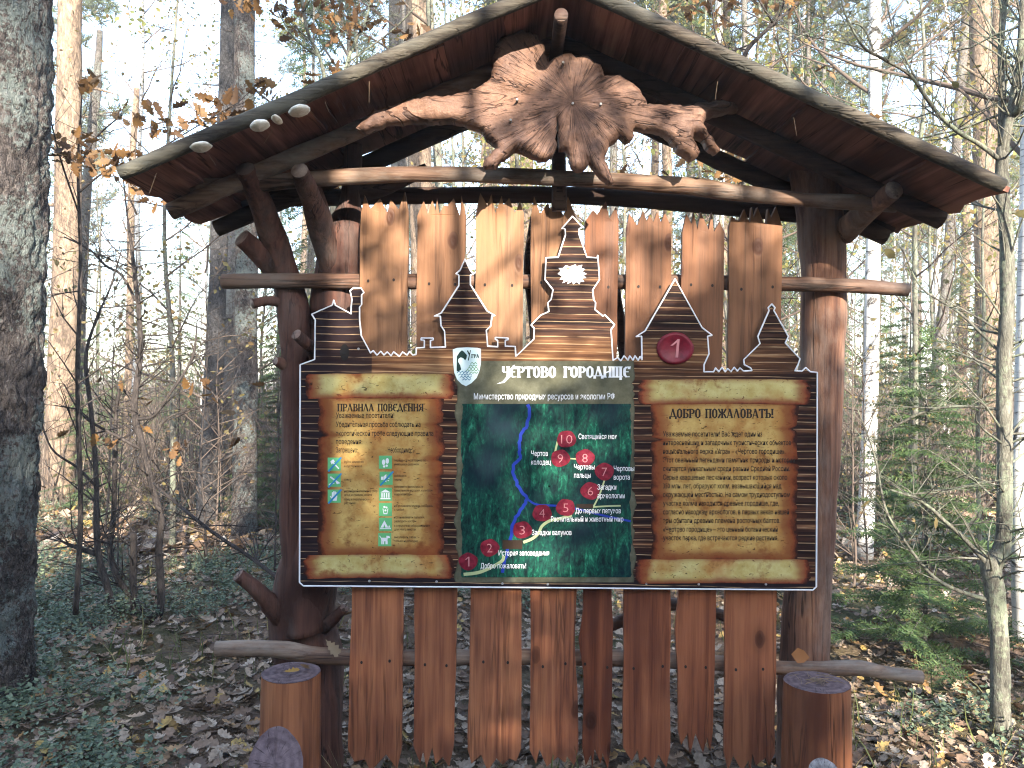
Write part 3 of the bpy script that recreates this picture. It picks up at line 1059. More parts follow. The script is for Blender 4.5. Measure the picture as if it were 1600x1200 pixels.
for E, s in ((EL, 1), (ER, 5)):
    rafter(E, 2.55, .024, -.012, RAFT, .12, s, .01)
    rafter(E, 2.86, .032, .05, DARKLOG if s == 5 else LOG, .1, s + 1, -.02)
    rafter(E, 3.23, .036, .055, DARKLOG, .12, s + 2, -.05)
mb = MB()
pr_ = [P(877, 23, 2.53), P(877, 23, 2.53) + Vector((0, .35, -.004)), P(877, 23, 2.53) + Vector((.004, .75, .0))]
mb.tube(pr_, [.022, .023, .024], 14, True, .05, 12, 0, 1)
mb.build('ridge_log', [DARKLOG, LOG], roof)
px_tube([(874, 330, 24, 2.98), (873, 250, 22, 2.96), (873, 190, 22, 2.94), (872, 120, 22, 2.92)], 10, 3, .05).build('king_post', [DARKLOG, CUT], stand)
px_tube([(560, 300, 30, 3.2), (610, 290, 26, 3.15), (668, 262, 16, 3.1)], 10, 4, .2).build('brace', [DARKLOG, CUT], stand)

# ------------------------------------------------------------ root slab in the gable
Zm = lambda x, y: (560 + x / 2.353, y / 2.353)
RO = [(60, 402), (140, 385), (200, 362), (300, 352), (400, 338), (455, 312), (488, 285), (492, 235), (505, 170), (525, 140), (600, 112), (655, 125), (680, 165), (686, 205), (704, 228), (722, 212), (745, 203), (788, 193), (800, 214), (824, 204), (860, 220), (890, 242), (905, 284), (960, 279), (1008, 308), (1042, 336), (1058, 370), (1062, 384), (1105, 382), (1200, 388), (1270, 378), (1335, 366), (1398, 382), (1396, 402), (1340, 412), (1282, 428), (1268, 452), (1288, 488), (1310, 520), (1332, 552), (1312, 562), (1272, 518), (1238, 492), (1232, 505), (1252, 555), (1246, 576), (1226, 586), (1182, 556), (1150, 512), (1112, 482), (1060, 476), (1012, 470), (1012, 500), (988, 515), (962, 500), (925, 528), (906, 570), (918, 618), (940, 668), (926, 676), (890, 650), (862, 612), (848, 590), (846, 604), (828, 620), (800, 622), (780, 606), (776, 572), (758, 548), (740, 545), (733, 440), (727, 438), (727, 545), (716, 568), (690, 582), (660, 584), (630, 570), (600, 554), (572, 548), (550, 570), (502, 608), (464, 615), (455, 602), (490, 562), (512, 544), (492, 522), (470, 508), (442, 474), (382, 450), (330, 444), (270, 446), (150, 446), (100, 450), (20, 480), (-10, 470)]
RP = [Zm(*p) for p in RO]
def seg_dist(p, poly):
    m = 1e9
    for i in range(len(poly)):
        ax, ay = poly[i]; bx, by = poly[(i + 1) % len(poly)]
        dx, dy = bx - ax, by - ay
        t = max(0, min(1, ((p[0] - ax) * dx + (p[1] - ay) * dy) / (dx * dx + dy * dy + 1e-9)))
        m = min(m, math.hypot(p[0] - ax - t * dx, p[1] - ay - t * dy))
    return m
def inside(p, poly):
    c = False
    j = len(poly) - 1
    for i in range(len(poly)):
        if (poly[i][1] > p[1]) != (poly[j][1] > p[1]) and p[0] < (poly[j][0] - poly[i][0]) * (p[1] - poly[i][1]) / (poly[j][1] - poly[i][1]) + poly[i][0]:
            c = not c
        j = i
    return c
def densify(poly, step, amp=0, seed=0):
    out = []
    for i in range(len(poly)):
        a, b = poly[i], poly[(i + 1) % len(poly)]
        n = max(1, int(math.hypot(b[0] - a[0], b[1] - a[1]) / step))
        for k in range(n):
            t = k / n
            x, y = a[0] + (b[0] - a[0]) * t, a[1] + (b[1] - a[1]) * t
            if amp:
                x += amp * noise.noise(Vector((x * .09, y * .09, seed))); y += amp * noise.noise(Vector((x * .09, y * .09, seed + 9)))
            out.append((x, y))
    return out
def build_root():
    D = 2.74
    B = densify(RP, 4, 3.0, 1)
    B = [(x + 1.4 * noise.noise(Vector((x * .35, y * .35, 2))), y + 1.4 * noise.noise(Vector((x * .35, y * .35, 8)))) for x, y in B]
    nb = len(B)
    pts = [Vector(b) for b in B]
    for y in np.arange(44, 292, 5.2):
        for x in np.arange(550, 1160, 5.2):
            p = (x + 1.5 * noise.noise(Vector((x, y, 0))), y + 1.5 * noise.noise(Vector((y, x, 3))))
            if inside(p, B) and seg_dist(p, RP) > 4:
                pts.append(Vector(p))
    r = delaunay_2d_cdt(pts, [(i, (i + 1) % nb) for i in range(nb)], [], 1, 1e-4)
    vs, fs = r[0], r[2]
    cx, cy = 893, 165
    mb = MB()
    hts = []
    for v in vs:
        e = seg_dist(v, B)
        dx, dy = v[0] - cx, v[1] - cy
        rr = math.hypot(dx, dy * 1.3)
        a = math.atan2(dy * 1.3, dx)
        h = .016 * (1 - math.exp(-e / 3))
        rad = noise.noise(Vector((math.cos(a) * 2.1, math.sin(a) * 2.1, rr * .012))) 
        rid = abs(noise.noise(Vector((math.cos(a) * 3.4 + rr * .008, math.sin(a) * 3.4, rr * .012 + 4))))
        h += (.018 * rad + .012 * rid) * min(1, rr / 70) * min(1, e / 9)
        h += .008 * noise.noise(Vector((v[0] * .05, v[1] * .05, 0))) + .004 * noise.noise(Vector((v[0] * .15, v[1] * .15, 5)))
        h += .03 * math.exp(-(rr / 60) ** 2)
        mb.v.append(P(v[0], v[1], D) - Vector((0, h, 0)))
    for f in fs:
        mb.face(f)
    # rim
    cnt = {}
    for f in fs:
        for i in range(len(f)):
            a, b = f[i], f[(i + 1) % len(f)]
            cnt[(a, b)] = 1
    nv = len(mb.v)
    for i in range(nv):
        q = mb.v[i].copy(); q.y = D + .045; mb.v.append(q)
    for (a, b) in cnt:
        if (b, a) not in cnt:
            mb.face((b, a, a + nv, b + nv))
    for f in fs:
        mb.face([k + nv for k in f][::-1])
    m = NT('root_wood', 0.6, 0.25)
    ctr = P(893, 165, D)
    off = ctr - ROOT0
    tc = m.n('ShaderNodeTexCoord').outputs['Object']
    v = m.n('ShaderNodeVectorMath', {0: tc, 1: tuple(off)}, operation='SUBTRACT').outputs[0]
    sp = m.n('ShaderNodeSeparateXYZ', {0: v})
    ang = m.math('ARCTAN2', sp.outputs[2], sp.outputs[0])
    ln = m.n('ShaderNodeVectorMath', {0: v}, operation='LENGTH').outputs['Value']
    pc = m.n('ShaderNodeCombineXYZ', {0: m.math('MULTIPLY', ang, 5.0), 1: m.math('MULTIPLY', ln, 3.0), 2: 0.0}).outputs[0]
    pc2 = m.n('ShaderNodeCombineXYZ', {0: m.math('MULTIPLY', ang, 10.0), 1: m.math('MULTIPLY', ln, 9.0), 2: 0.0}).outputs[0]
    g = m.noise(pc, 1.0, 5, .65, .8)
    g2 = m.noise(pc2, 1.0, 5, .7, 1.8)
    bl = m.noise(m.co(), 9, 4, .65)
    c = m.ramp(m.math('ADD', m.math('MULTIPLY', g, .6), m.math('MULTIPLY', g2, .4)), [(.36, (.095, .053, .040)), (.5, (.175, .098, .069)), (.66, (.27, .157, .107))])
    c = m.mix(m.ramp(bl, [(.46, 0.0), (.62, .75)]), c, (.095, .060, .052))
    c = m.mix(m.ramp(m.noise(m.co(), 4.5, 4, .6), [(.5, 0.0), (.64, .7)]), c, (.24, .13, .082))
    m.color(c)
    ck = m.math('ABSOLUTE', m.math('SUBTRACT', m.noise(pc, 1.3, 3, .6, 1.0), .5))
    cm = m.ramp(ck, [(0.0, .9), (.008, .7), (.022, 0.0)])
    c = m.mix(cm, c, (.022, .012, .01))
    fine = m.noise(m.co((1, 1, 1)), 55, 5, .7)
    c = m.mix(m.ramp(fine, [(.35, .45), (.6, 0.0)]), c, (.06, .035, .028))
    m.color(c)
    m.bump(m.math('SUBTRACT', m.math('ADD', g2, m.math('ADD', m.math('MULTIPLY', g, .6), m.math('MULTIPLY', fine, .6))), cm), .55, .012)
    return mb, m.mat
ROOT0 = P(893, 290, 2.77)
root = empty('root_slab', ROOT0, 'wide sprawling slab of reddish root wood fixed across the gable under the roof', 'root ornament')
mb, ROOTM = build_root()
mb.build('slab', ROOTM, root)
nl = MB()
for (x, y) in ((895, 161), (939, 162), (808, 155), (880, 97), (798, 187)):
    c = P(x, y, 2.69)
    nl.tube([c, c + Vector((0, .07, 0))], [.0042, .0042], 8)
nl.build('bolt', flat('bolt_steel', (.26, .25, .24), .5, .4), root, smooth=False)

# white bracket fungi on the front rafter
FUN = NT('bracket_fungus', .7, .3)
FUN.color(FUN.ramp(FUN.noise(FUN.co(), 40, 3, .6), [(.3, (.55, .50, .40)), (.6, (.80, .77, .69))]))
def fungus(px, py, w, h, label):
    d0 = 2.515
    c = P(px, py, d0)
    W_, H_ = w * d0 / FP / 2, h * d0 / FP / 2
    mb = MB()
    rng = random.Random(int(px))
    n, m = 20, 6
    for j in range(m + 1):
        ph = math.pi * j / m
        for k in range(n):
            a = 2 * math.pi * k / n
            r = math.sin(ph) * (1 + .16 * noise.noise(Vector((math.cos(a) * 1.7, math.sin(a) * 1.7, px))))
            mb.v.append(c + Vector((W_ * r * math.cos(a), .042 * r * math.sin(a) + .012, H_ * math.cos(ph) * (1 - .25 * math.cos(a) ** 2) + W_ * .30 * r * math.cos(a))))
    for j in range(m):
        for k in range(n):
            a, b = j * n + k, j * n + (k + 1) % n
            mb.face((a, a + n, b + n, b))
    o = mb.build('bracket_fungus', FUN.mat)
    tag(o, label, 'fungus', 'white bracket fungi on the front roof log')
fungus(312, 228, 31, 11, 'cream bracket fungus lowest on the left front roof log')
fungus(404, 194, 29, 14, 'rounded cream bracket fungus just below the tiny one on the left roof log')
fungus(431, 185, 14, 7, 'smallest white bracket fungus between two bigger ones on the left roof log')
fungus(466, 171, 34, 13, 'widest white bracket fungus with a drooping lobe on the left roof log')

# ------------------------------------------------------------ stumps
def stump(cx, top, wt, wb, d, label, seed, tilt, top_m, name='stump', bot=None, yaw=0, mat=STUMP):
    c = P(cx, top, d)
    base = empty(name, (c.x, d, gz(c.x, d)), label, 'stump')
    mb = MB()
    n, rr = 36, wt * d / FP / 2
    rb_ = wb * d / FP / 2
    z0, z1 = gz(c.x, d) - .08, c.z
    rows = 12
    top_pts = []
    tl = Vector((math.sin(yaw) * tilt, -math.cos(yaw) * tilt))
    for j in range(rows + 1):
        t = j / rows
        r = rb_ + (rr - rb_) * min(1, t * 1.15)
        if j == rows: r *= .985
        for k in range(n):
            a = 2 * math.pi * k / n
            q = 1 + .055 * noise.noise(Vector((math.cos(a) * 1.3, math.sin(a) * 1.3, seed + t * .7))) + .02 * noise.noise(Vector((math.cos(a) * 4, math.sin(a) * 4, seed + t)))
            x, y = math.cos(a) * r * q, math.sin(a) * r * q
            zt = z1 + (x * tl.x + y * tl.y)
            mb.v.append(Vector((c.x + x, d + y, z0 + (zt - z0) * (t if j < rows else 1) - (.004 if j == rows - 1 else 0))))
    for j in range(rows):
        for k in range(n):
            a, b = j * n + k, j * n + (k + 1) % n
            mb.face((a, b, b + n, a + n))
    mb.build('side', mat, base)
    cap = MB()
    e = rows * n
    ring = [mb.v[e + k] + Vector((0, 0, .001)) for k in range(n)]
    cc = sum(ring, Vector()) / n
    cap.v = ring + [cc + (p - cc) * .5 + Vector((0, 0, .002)) for p in ring] + [cc]
    for k in range(n):
        b = (k + 1) % n
        cap.face((k, b, n + b, n + k)); cap.face((n + k, n + b, 2 * n))
    cap.build('sawn_top', top_m, base, smooth=False)
    return base, c
st_l, c_l = stump(454, 1051, 91, 99, 2.72, 'upright reddish brown stump by the dark forked post with leaves on its top', 1, -.02, CUTP)
st_r, c_r = stump(1277, 1066, 101, 112, 2.74, 'upright sunlit stump by the straight post with a bare needle strewn top', 5, .02, CUTP, yaw=.5)
stump(430, 1196, 84, 92, 2.42, 'short log with a slanting purplish sawn top before the stump by the forked post', 8, 1.0, CUTP, 'short_log', yaw=math.pi + .25)
stump(1290, 1216, 52, 70, 2.46, 'low grey weathered log end before the sunlit stump', 11, .8, GREYTOP, 'short_log', yaw=math.pi - .1)

# ------------------------------------------------------------ information board
BD = 2.962
def B(px, py, lay=0):
    return P(px, py, BD - .0007 * lay)
BASE = P(872, 920, BD)
board = empty('information_board', BASE, 'printed information board with white edged hut silhouettes, two parchment scrolls and a trail map', 'information board')
OUT = [(469, 570), (491.6, 561.6), (492.5, 500), (487, 491), (519, 477), (521.5, 469), (524, 477), (548.6, 490.4), (548.6, 479), (550, 468), (547, 454.4), (552, 450), (564, 450), (568.6, 457), (565, 461), (565, 476), (561.8, 480), (562, 501), (564.5, 524.5), (578.8, 551.5), (583, 548), (589, 555), (595, 549), (600, 555), (605, 550), (611, 556), (615, 550), (624, 557), (629, 550), (636, 555), (640, 549), (645, 555), (650, 554), (650.6, 543.8), (663, 543), (663, 532), (658, 531.4), (658, 528.4), (676.7, 528.4), (676.7, 531.4), (672.6, 532), (672.6, 543), (696, 542.4), (694.6, 517.6), (689, 509), (688, 494), (678.6, 494), (689.6, 489), (717, 446), (717, 430), (712.5, 427.5), (718.5, 422.7), (726.5, 405), (735, 423), (740.5, 427.5), (735, 430), (735, 445), (761, 486), (773, 493), (768.6, 494), (766.6, 510), (759.8, 516), (762, 541), (777.6, 542), (777.6, 532), (774, 530.6), (774, 527.3), (794, 528.4), (794, 531), (789.5, 531.8), (789.5, 541), (805, 541.5), (806, 557), (834, 530), (834.6, 513), (829.7, 508), (845, 492.5), (857.5, 487), (856, 473), (861, 468), (864, 453), (851.6, 437), (853, 403), (872, 402), (883.5, 367), (883, 358), (878, 357), (894.4, 338), (910, 355), (904.7, 358), (904.7, 367), (917, 402), (933, 403), (934, 399), (936.6, 437), (926, 453), (927.5, 468), (930.6, 473), (929.7, 484), (942, 494), (945, 492), (960, 507.5), (954.7, 515), (957.8, 563), (965, 559), (970, 564), (975, 556), (981, 563), (984, 556), (989, 563), (992, 556), (997, 563), (1000, 557), (1003, 562), (1002.5, 525.5), (994, 526), (1008, 517), (1054.7, 436), (1097, 512), (1112.5, 523.8), (1105.6, 525.6), (1107.8, 553), (1100, 570), (1100, 581), (1115, 581), (1118, 575), (1123, 581), (1128, 574), (1133, 581), (1137, 576), (1142, 581), (1147, 574), (1152, 580), (1156, 575), (1162, 580), (1175, 579), (1173, 575), (1163, 570), (1162, 562), (1187.5, 537), (1184, 526), (1201.6, 485), (1200, 481), (1206, 475), (1211, 481), (1209, 485), (1232, 526), (1227, 536), (1250, 560.6), (1247, 570), (1242, 579.5), (1253, 580), (1259, 574.7), (1266, 581), (1277, 582), (1276.5, 750), (1275.5, 917), (1270, 922), (872, 918.5), (474, 915.5), (468, 910), (468.5, 740)]
WHITE = flat('white_board_edge', (.74, .75, .78), .45)
m = NT('print_wood', .55, .08)
tc = m.co()
st = m.noise(m.co((1.4, 1, 52), 0), 1.0, 3, .55, .4)
fi = m.noise(m.co((6, 1, 170)), 1.0, 4, .7)
f = m.math('ADD', m.math('MULTIPLY', st, .7), m.math('MULTIPLY', fi, .3))
c = m.ramp(f, [(.42, (.010, .005, .005)), (.53, (.034, .015, .011)), (.61, (.105, .048, .026)), (.72, (.32, .18, .09))])
c2 = m.ramp(f, [(.34, (.03, .010, .007)), (.5, (.13, .058, .026)), (.60, (.28, .15, .07)), (.72, (.48, .31, .16))])
sp = m.n('ShaderNodeSeparateXYZ', {0: tc})
# printed design: a pale band of boards across the upper middle, near-black boards at the far ends and foot
zz = m.math('SUBTRACT', sp.outputs[2], .86)
band = m.ramp(m.math('MULTIPLY', m.math('ABSOLUTE', zz), 1.0), [(.02, 1.0), (.10, .0)])
xx = m.ramp(m.math('ABSOLUTE', m.math('SUBTRACT', sp.outputs[0], .0)), [(.62, 1.0), (.90, .12)])
band2 = m.ramp(m.math('ABSOLUTE', m.math('SUBTRACT', sp.outputs[0], .0)), [(.1, 1.0), (.72, .55), (.95, 0.0)])
c = m.mix(m.math('MULTIPLY', band, xx), c, c2)
lf = m.math('LESS_THAN', sp.outputs[0], -.70)
c = m.mix(m.math('MULTIPLY', lf, .8), c, (.014, .009, .012))
foot = m.math('LESS_THAN', sp.outputs[2], .035)
c = m.mix(m.math('MULTIPLY', foot, .9), c, (.012, .009, .012))
# thin pale seams between the printed boards
sz = m.math('FRACT', m.math('ADD', m.math('MULTIPLY', sp.outputs[2], 36.0), m.math('MULTIPLY', m.noise(m.co((2.2, 1, 3)), 1.0, 2, .5), .9)))
seam = m.math('MULTIPLY', m.ramp(sz, [(.0, 0.0), (.06, 1.0), (.14, 0.0)]), m.ramp(m.noise(m.co((9, 1, 30)), 1.0, 2, .5), [(.36, .1), (.55, 1.0)]))
c = m.mix(m.math('MULTIPLY', seam, .75), c, (.62, .42, .24))
m.color(c)
PRINT = m.mat

mb = MB()
mb.prism([B(x, y, 0) for x, y in OUT], .006)
mb.build('panel', PRINT, board, smooth=False)
mb = MB()
for i in range(len(OUT)):
    a, b = OUT[i], OUT[(i + 1) % len(OUT)]
    pa, pb = B(a[0], a[1], 0), B(b[0], b[1], 0)
    w = .0026 + .0007 * (i % 3) / 3
    mb.tube([pa, pb], [w, w], 6, False, flat=.8)
    for q in (0, 1, 2):
        mb.v += []
    # rounded joint
    b0 = len(mb.v)
    r = w * 1.02
    for d_ in (Vector((r, 0, 0)), Vector((0, 0, r)), Vector((-r, 0, 0)), Vector((0, 0, -r)), Vector((0, -r * .9, 0))):
        mb.v.append(pa + d_)
    for k in range(4):
        mb.face((b0 + (k + 1) % 4, b0 + k, b0 + 4))
mb.build('white_edge', WHITE, board)


def ragged(x0, y0, x1, y1, sx, amp, seed):
    """outline of a torn sheet as rows: list of (y, xl, xr)"""
    rows, n = [], 60
    for i in range(n + 1):
        y = y0 + (y1 - y0) * i / n
        a = amp * noise.noise(Vector((seed, y * .035, 0))) + amp * .5 * noise.noise(Vector((seed, y * .16, 3)))
        b = amp * noise.noise(Vector((seed + 30, y * .035, 0))) + amp * .5 * noise.noise(Vector((seed + 30, y * .16, 3)))
        rows.append((y, x0 + a, x1 + b))
    return rows


def sheet(rows, lay, tears=(), nx=24, ew=40., ey=30.):
    """printed sheet with an 'edge' attribute: 1 at its torn rim"""
    mb, at = MB(), []
    for (y, l, r) in rows:
        for (ty, side, dep) in tears:
            q = dep * max(0, 1 - abs(y - ty) / 4.5)
            if side < 0: l += q
            else: r -= q
        for j in range(nx + 1):
            s = j / nx
            s = .5 - .5 * math.cos(math.pi * s)
            x = l + (r - l) * s
            mb.v.append(B(x, y, lay))
            e = min((x - l) / ew, (r - x) / ew, (y - rows[0][0] + 5) / ey, (rows[-1][0] - y + 5) / ey)
            at.append(1 - min(1, max(0, e)))
    for i in range(len(rows) - 1):
        for j in range(nx):
            a = i * (nx + 1) + j
            mb.face((a, a + nx + 1, a + nx + 2, a + 1))
    return mb, at


def parchment(name, pale, mid, burnt, roll=False):
    m = NT(name, .55, .08)
    n1 = m.noise(m.co(), 14, 5, .65)
    n2 = m.noise(m.co(), 60, 4, .7)
    c = m.ramp(n1, [(.36, mid), (.60, pale)])
    c = m.mix(m.ramp(m.noise(m.co(), 5.5, 4, .6), [(.50, 0.0), (.66, .75)]), c, (.33, .13, .034))
    c = m.mix(m.ramp(m.noise(m.co(), 11, 5, .7), [(.56, 0.0), (.70, .85)]), c, (.17, .065, .02))
    c = m.mix(m.ramp(n2, [(.60, 0.0), (.72, .45)]), c, (.10, .055, .02))
    fl = m.noise(m.co((38, 1, 90), 0, (0, .9, 0)), 1.0, 2, .5, 1.5)
    c = m.mix(m.ramp(fl, [(.655, 0.0), (.70, .8)]), c, (.04, .022, .010))
    e = m.math('ADD', m.attr('edge'), m.math('MULTIPLY', m.math('SUBTRACT', n1, .5), .9))
    c = m.mix(m.ramp(e, [(.16, 0.0), (.5, .75), (.85, 1.0)]), c, burnt)
    c = m.mix(m.ramp(e, [(.80, 0.0), (1.0, .95)]), c, (.022, .009, .007))
    m.color(c)
    return m.mat


PARCH = parchment('parchment', (.50, .345, .115), (.35, .185, .055), (.165, .04, .015))
ROLLM = parchment('parchment_roll', (.50, .44, .19), (.38, .29, .095), (.18, .04, .018))
INK = flat('dark_ink', (.016, .010, .008), .5)
PALE = flat('pale_ink', (.72, .74, .76), .45)


def roll(x0, y0, x1, y1, lay, seed):
    mb, at = MB(), []
    nx, ny = 40, 12
    for j in range(ny + 1):
        t = j / ny
        for i in range(nx + 1):
            s = i / nx
            bow = 3.0 * (math.sin(math.pi * s)) * (1 if t > .5 else .6)
            xl = x0 + 5 * noise.noise(Vector((seed, t * 6, 0))) + 5 * (abs(t - .5) * 2) ** 3
            xr = x1 + 5 * noise.noise(Vector((seed + 5, t * 6, 0))) - 5 * (abs(t - .5) * 2) ** 3
            mb.v.append(B(xl + (xr - xl) * s, y0 + (y1 - y0) * t - bow * .5 + 1.5 + 1.0 * noise.noise(Vector((s * 8, seed, t))), lay))
            x = (x1 - x0) * s
            e = max(1 - min(x, x1 - x0 - x) / 34, (abs(t - .42) * 1.72) ** 2.2 * .86)
            at.append(max(0, e))
    for j in range(ny):
        for i in range(nx):
            a = j * (nx + 1) + i
            mb.face((a, a + nx + 1, a + nx + 2, a + 1))
    return mb, at


# lettering: old Slavic capitals drawn with a broad pen, body text with the built-in face
GL = {
    'П': (.64, [[(.13, 0), (.13, 1)], [(.51, 0), (.51, 1)], [(.02, .95), (.62, .95)]]),
    'Р': (.60, [[(.15, 0), (.15, 1)], [(.02, .96), (.38, .96), (.50, .8), (.50, .62), (.38, .48), (.15, .48)]]),
    'А': (.66, [[(.06, 0), (.30, 1)], [(.30, 1), (.54, 0)], [(.14, .3), (.48, .3)], [(.16, .98), (.36, .98)]]),
    'В': (.60, [[(.15, 0), (.15, 1)], [(.02, .96), (.36, .96), (.46, .85), (.44, .65), (.34, .54), (.15, .54)], [(.34, .54), (.50, .42), (.50, .16), (.38, .04), (.02, .04)]]),
    'И': (.66, [[(.13, 0), (.13, 1)], [(.53, 0), (.53, 1)], [(.13, .4), (.53, .6)]]),
    'Н': (.66, [[(.13, 0), (.13, 1)], [(.53, 0), (.53, 1)], [(.13, .66), (.53, .36)]]),
    'Л': (.66, [[(.06, 0), (.30, 1)], [(.30, 1), (.54, 0)], [(.18, .98), (.36, .98)]]),
    'О': (.60, [[(.30, 1), (.14, .84), (.11, .5), (.14, .16), (.30, 0), (.46, .16), (.49, .5), (.46, .84), (.30, 1)]]),
    'Е': (.56, [[(.46, .96), (.26, .96), (.13, .8), (.11, .5), (.13, .2), (.26, .04), (.48, .06)], [(.12, .52), (.40, .52)], [(.46, .8), (.46, 1)]]),
    'Д': (.70, [[(.14, .14), (.32, 1)], [(.32, 1), (.54, .14)], [(.02, .14), (.68, .14)], [(.06, .14), (.06, -.1)], [(.63, .14), (.63, -.1)]]),
    'Я': (.62, [[(.48, 0), (.48, 1)], [(.60, .96), (.24, .96), (.12, .8), (.13, .62), (.24, .5), (.48, .5)], [(.28, .48), (.06, 0)]]),
    'Ч': (.60, [[(.12, 1), (.12, .62), (.2, .48), (.48, .46)], [(.48, 0), (.48, 1)]]),
    'Т': (.62, [[(.31, 0), (.31, 1)], [(.02, .95), (.60, .95)], [(.06, .8), (.06, .98)], [(.56, .8), (.56, .98)]]),
    'Г': (.52, [[(.15, 0), (.15, 1)], [(.02, .95), (.48, .95)], [(.46, .76), (.46, .98)]]),
    'Щ': (.84, [[(.12, 0), (.12, 1)], [(.39, 0), (.39, 1)], [(.66, -.22), (.66, 1)], [(.06, .05), (.80, .05)]]),
    'Ж': (.88, [[(.44, 0), (.44, 1)], [(.08, 1), (.26, .6), (.44, .5), (.62, .6), (.80, 1)], [(.06, 0), (.26, .42), (.44, .5), (.62, .42), (.82, 0)]]),
    'Б': (.60, [[(.15, 0), (.15, 1)], [(.02, .96), (.50, .96)], [(.50, .78), (.50, .98)], [(.15, .54), (.38, .54), (.50, .42), (.50, .16), (.38, .04), (.02, .04)]]),
    'Ь': (.58, [[(.15, 0), (.15, 1)], [(.02, .96), (.2, .96)], [(.15, .52), (.38, .52), (.48, .4), (.48, .16), (.38, .04), (.02, .04)]]),
    '!': (.26, [[(.12, .32), (.12, 1)], [(.12, 0), (.12, .14)]]),
    ' ': (.42, []),
}


def title(mb, text, x0, x1, ybase, h, lay, thick=.155, thin=.065):
    wid = sum(GL[c][0] for c in text)
    sx = (x1 - x0) / (wid * h)
    x, q = x0, 0
    for ch in text:
        w, strokes = GL[ch]
        for s in strokes:
            vert = len(s) == 2 and abs(s[0][0] - s[1][0]) < .03
            segs = list(zip(s[:-1], s[1:]))
            if vert and s[1][1] > .9 or (vert and s[0][1] == 0):
                for yy in (s[0][1], s[1][1]):
                    if yy in (0, 1):
                        segs.append(((s[0][0] - .12, yy - (.02 if yy else -.02)), (s[0][0] + .12, yy + (.02 if not yy else -.02))))
            for (a, b) in segs:
                dx, dy = b[0] - a[0], b[1] - a[1]
                L = math.hypot(dx, dy) + 1e-9
                th = thin + (thick - thin) * abs(dy / L) ** 1.5
                if dx * dy > 0 and ch in 'АЛД': th = thin * 1.2
                nx, ny = -dy / L * th / 2, dx / L * th / 2
                ex, ey = dx / L * thin * .3, dy / L * thin * .3
                q += 1
                mb.prism([B(x + u * h * sx, ybase - v * h, lay + .12 * (q % 9)) for u, v in
                          ((a[0] - ex + nx, a[1] - ey + ny), (a[0] - ex - nx, a[1] - ey - ny), (b[0] + ex - nx, b[1] + ey - ny), (b[0] + ex + nx, b[1] + ey + ny))], 0)
        x += w * h * sx
    return mb


def text(mb, s, x0, x1, ybase, size, lay, bold=0.0, align='L'):
    """body text fitted between x0 and x1 px; size = font size in px"""
    cu = bpy.data.curves.new('t', 'FONT')
    cu.body = s
    cu.resolution_u = 2
    cu.offset = bold
    ob = bpy.data.objects.new('t', cu)
    COL.objects.link(ob)
    me = bpy.data.meshes.new_from_object(ob)
    vs = [v.co.copy() for v in me.vertices]
    if vs:
        xa, xb = min(v.x for v in vs), max(v.x for v in vs)
        k = (x1 - x0) / max(1e-6, xb - xa) if x1 else size
        b0 = len(mb.v)
        mb.v += [B(x0 + (v.x - xa) * k, ybase - v.y * size, lay) for v in vs]
        for p in me.polygons:
            mb.face([b0 + i for i in p.vertices])
    bpy.data.objects.remove(ob); bpy.data.curves.remove(cu); bpy.data.meshes.remove(me)
    return mb


# rules scroll
mb, at = sheet(ragged(497, 612, 693, 868, 1, 4.5, 3), 1, [(679, -1, 14), (771, -1, 9), (664, 1, 9), (717, 1, 12), (745, 1, 6)])
scr = mb.build('scroll', PARCH, board, attr={'edge': at})
scr['label'] = 'parchment scroll with the visiting rules and green pictograms'
for r_, s_ in (((477, 583, 711, 622), 1), ((475, 866, 709, 903), 7)):
    mb, at = roll(*r_, 3, s_)
    mb.build('roll', ROLLM, scr, attr={'edge': at})
mb = MB()
title(mb, 'ПРАВИЛА ПОВЕДЕНИЯ', 527, 662, 642.5, 11.5, 2.2, .17, .08)
mb.build('title_lettering', INK, scr, smooth=False)
mb = MB()
for s, a, b, y in (('Уважаемые посетители!', 525, 616, 653), ('Убедительная просьба соблюдать на', 525, 657, 667), ('экологической тропе следующие правила', 525, 677, 681), ('поведения:', 525, 566, 694), ('Запрещено:', 525, 559, 707), ('Необходимо:', 606, 643, 707)):
    mb = MB()
    text(mb, s, a, b, y, 11.5, 2.2, .008)
    mb.build('lettering', INK, scr, smooth=False)
for s, x, y in (('рубка деревьев', 538, 723), ('и кустарников', 538, 730), ('охота', 538, 751), ('несанкционированный сбор', 538, 769), ('ягод и грибов, ловля', 538, 775), ('птиц и экзотических', 538, 782), ('растений', 538, 788),
                ('передвигаться только по', 616, 721), ('имеющимся дорожкам', 616, 727), ('соблюдать', 616, 745), ('тишину', 616, 751), ('сохранять целостность', 616, 762), ('памятников истории, культуры', 616, 768), ('и архитектуры', 616, 774), ('не оставлять мусор, забирать', 616, 792), ('с собой', 616, 798), ('устанавливать палатки,', 616, 810), ('разводить костры', 616, 816), ('в специально оборудованных', 616, 823), ('для этого местах', 616, 829), ('выгуливать собак', 616, 841), ('только на поводке', 616, 847)):
    mb = MB()
    text(mb, s, x, x + len(s) * 2.15, y, 5.2, 2.2, 0)
    mb.build('lettering', INK, scr, smooth=False)
ICON = flat('green_pictogram', (.12, .42, .17), .4)
BLUE = flat('blue_slash', (.03, .22, .42), .4)
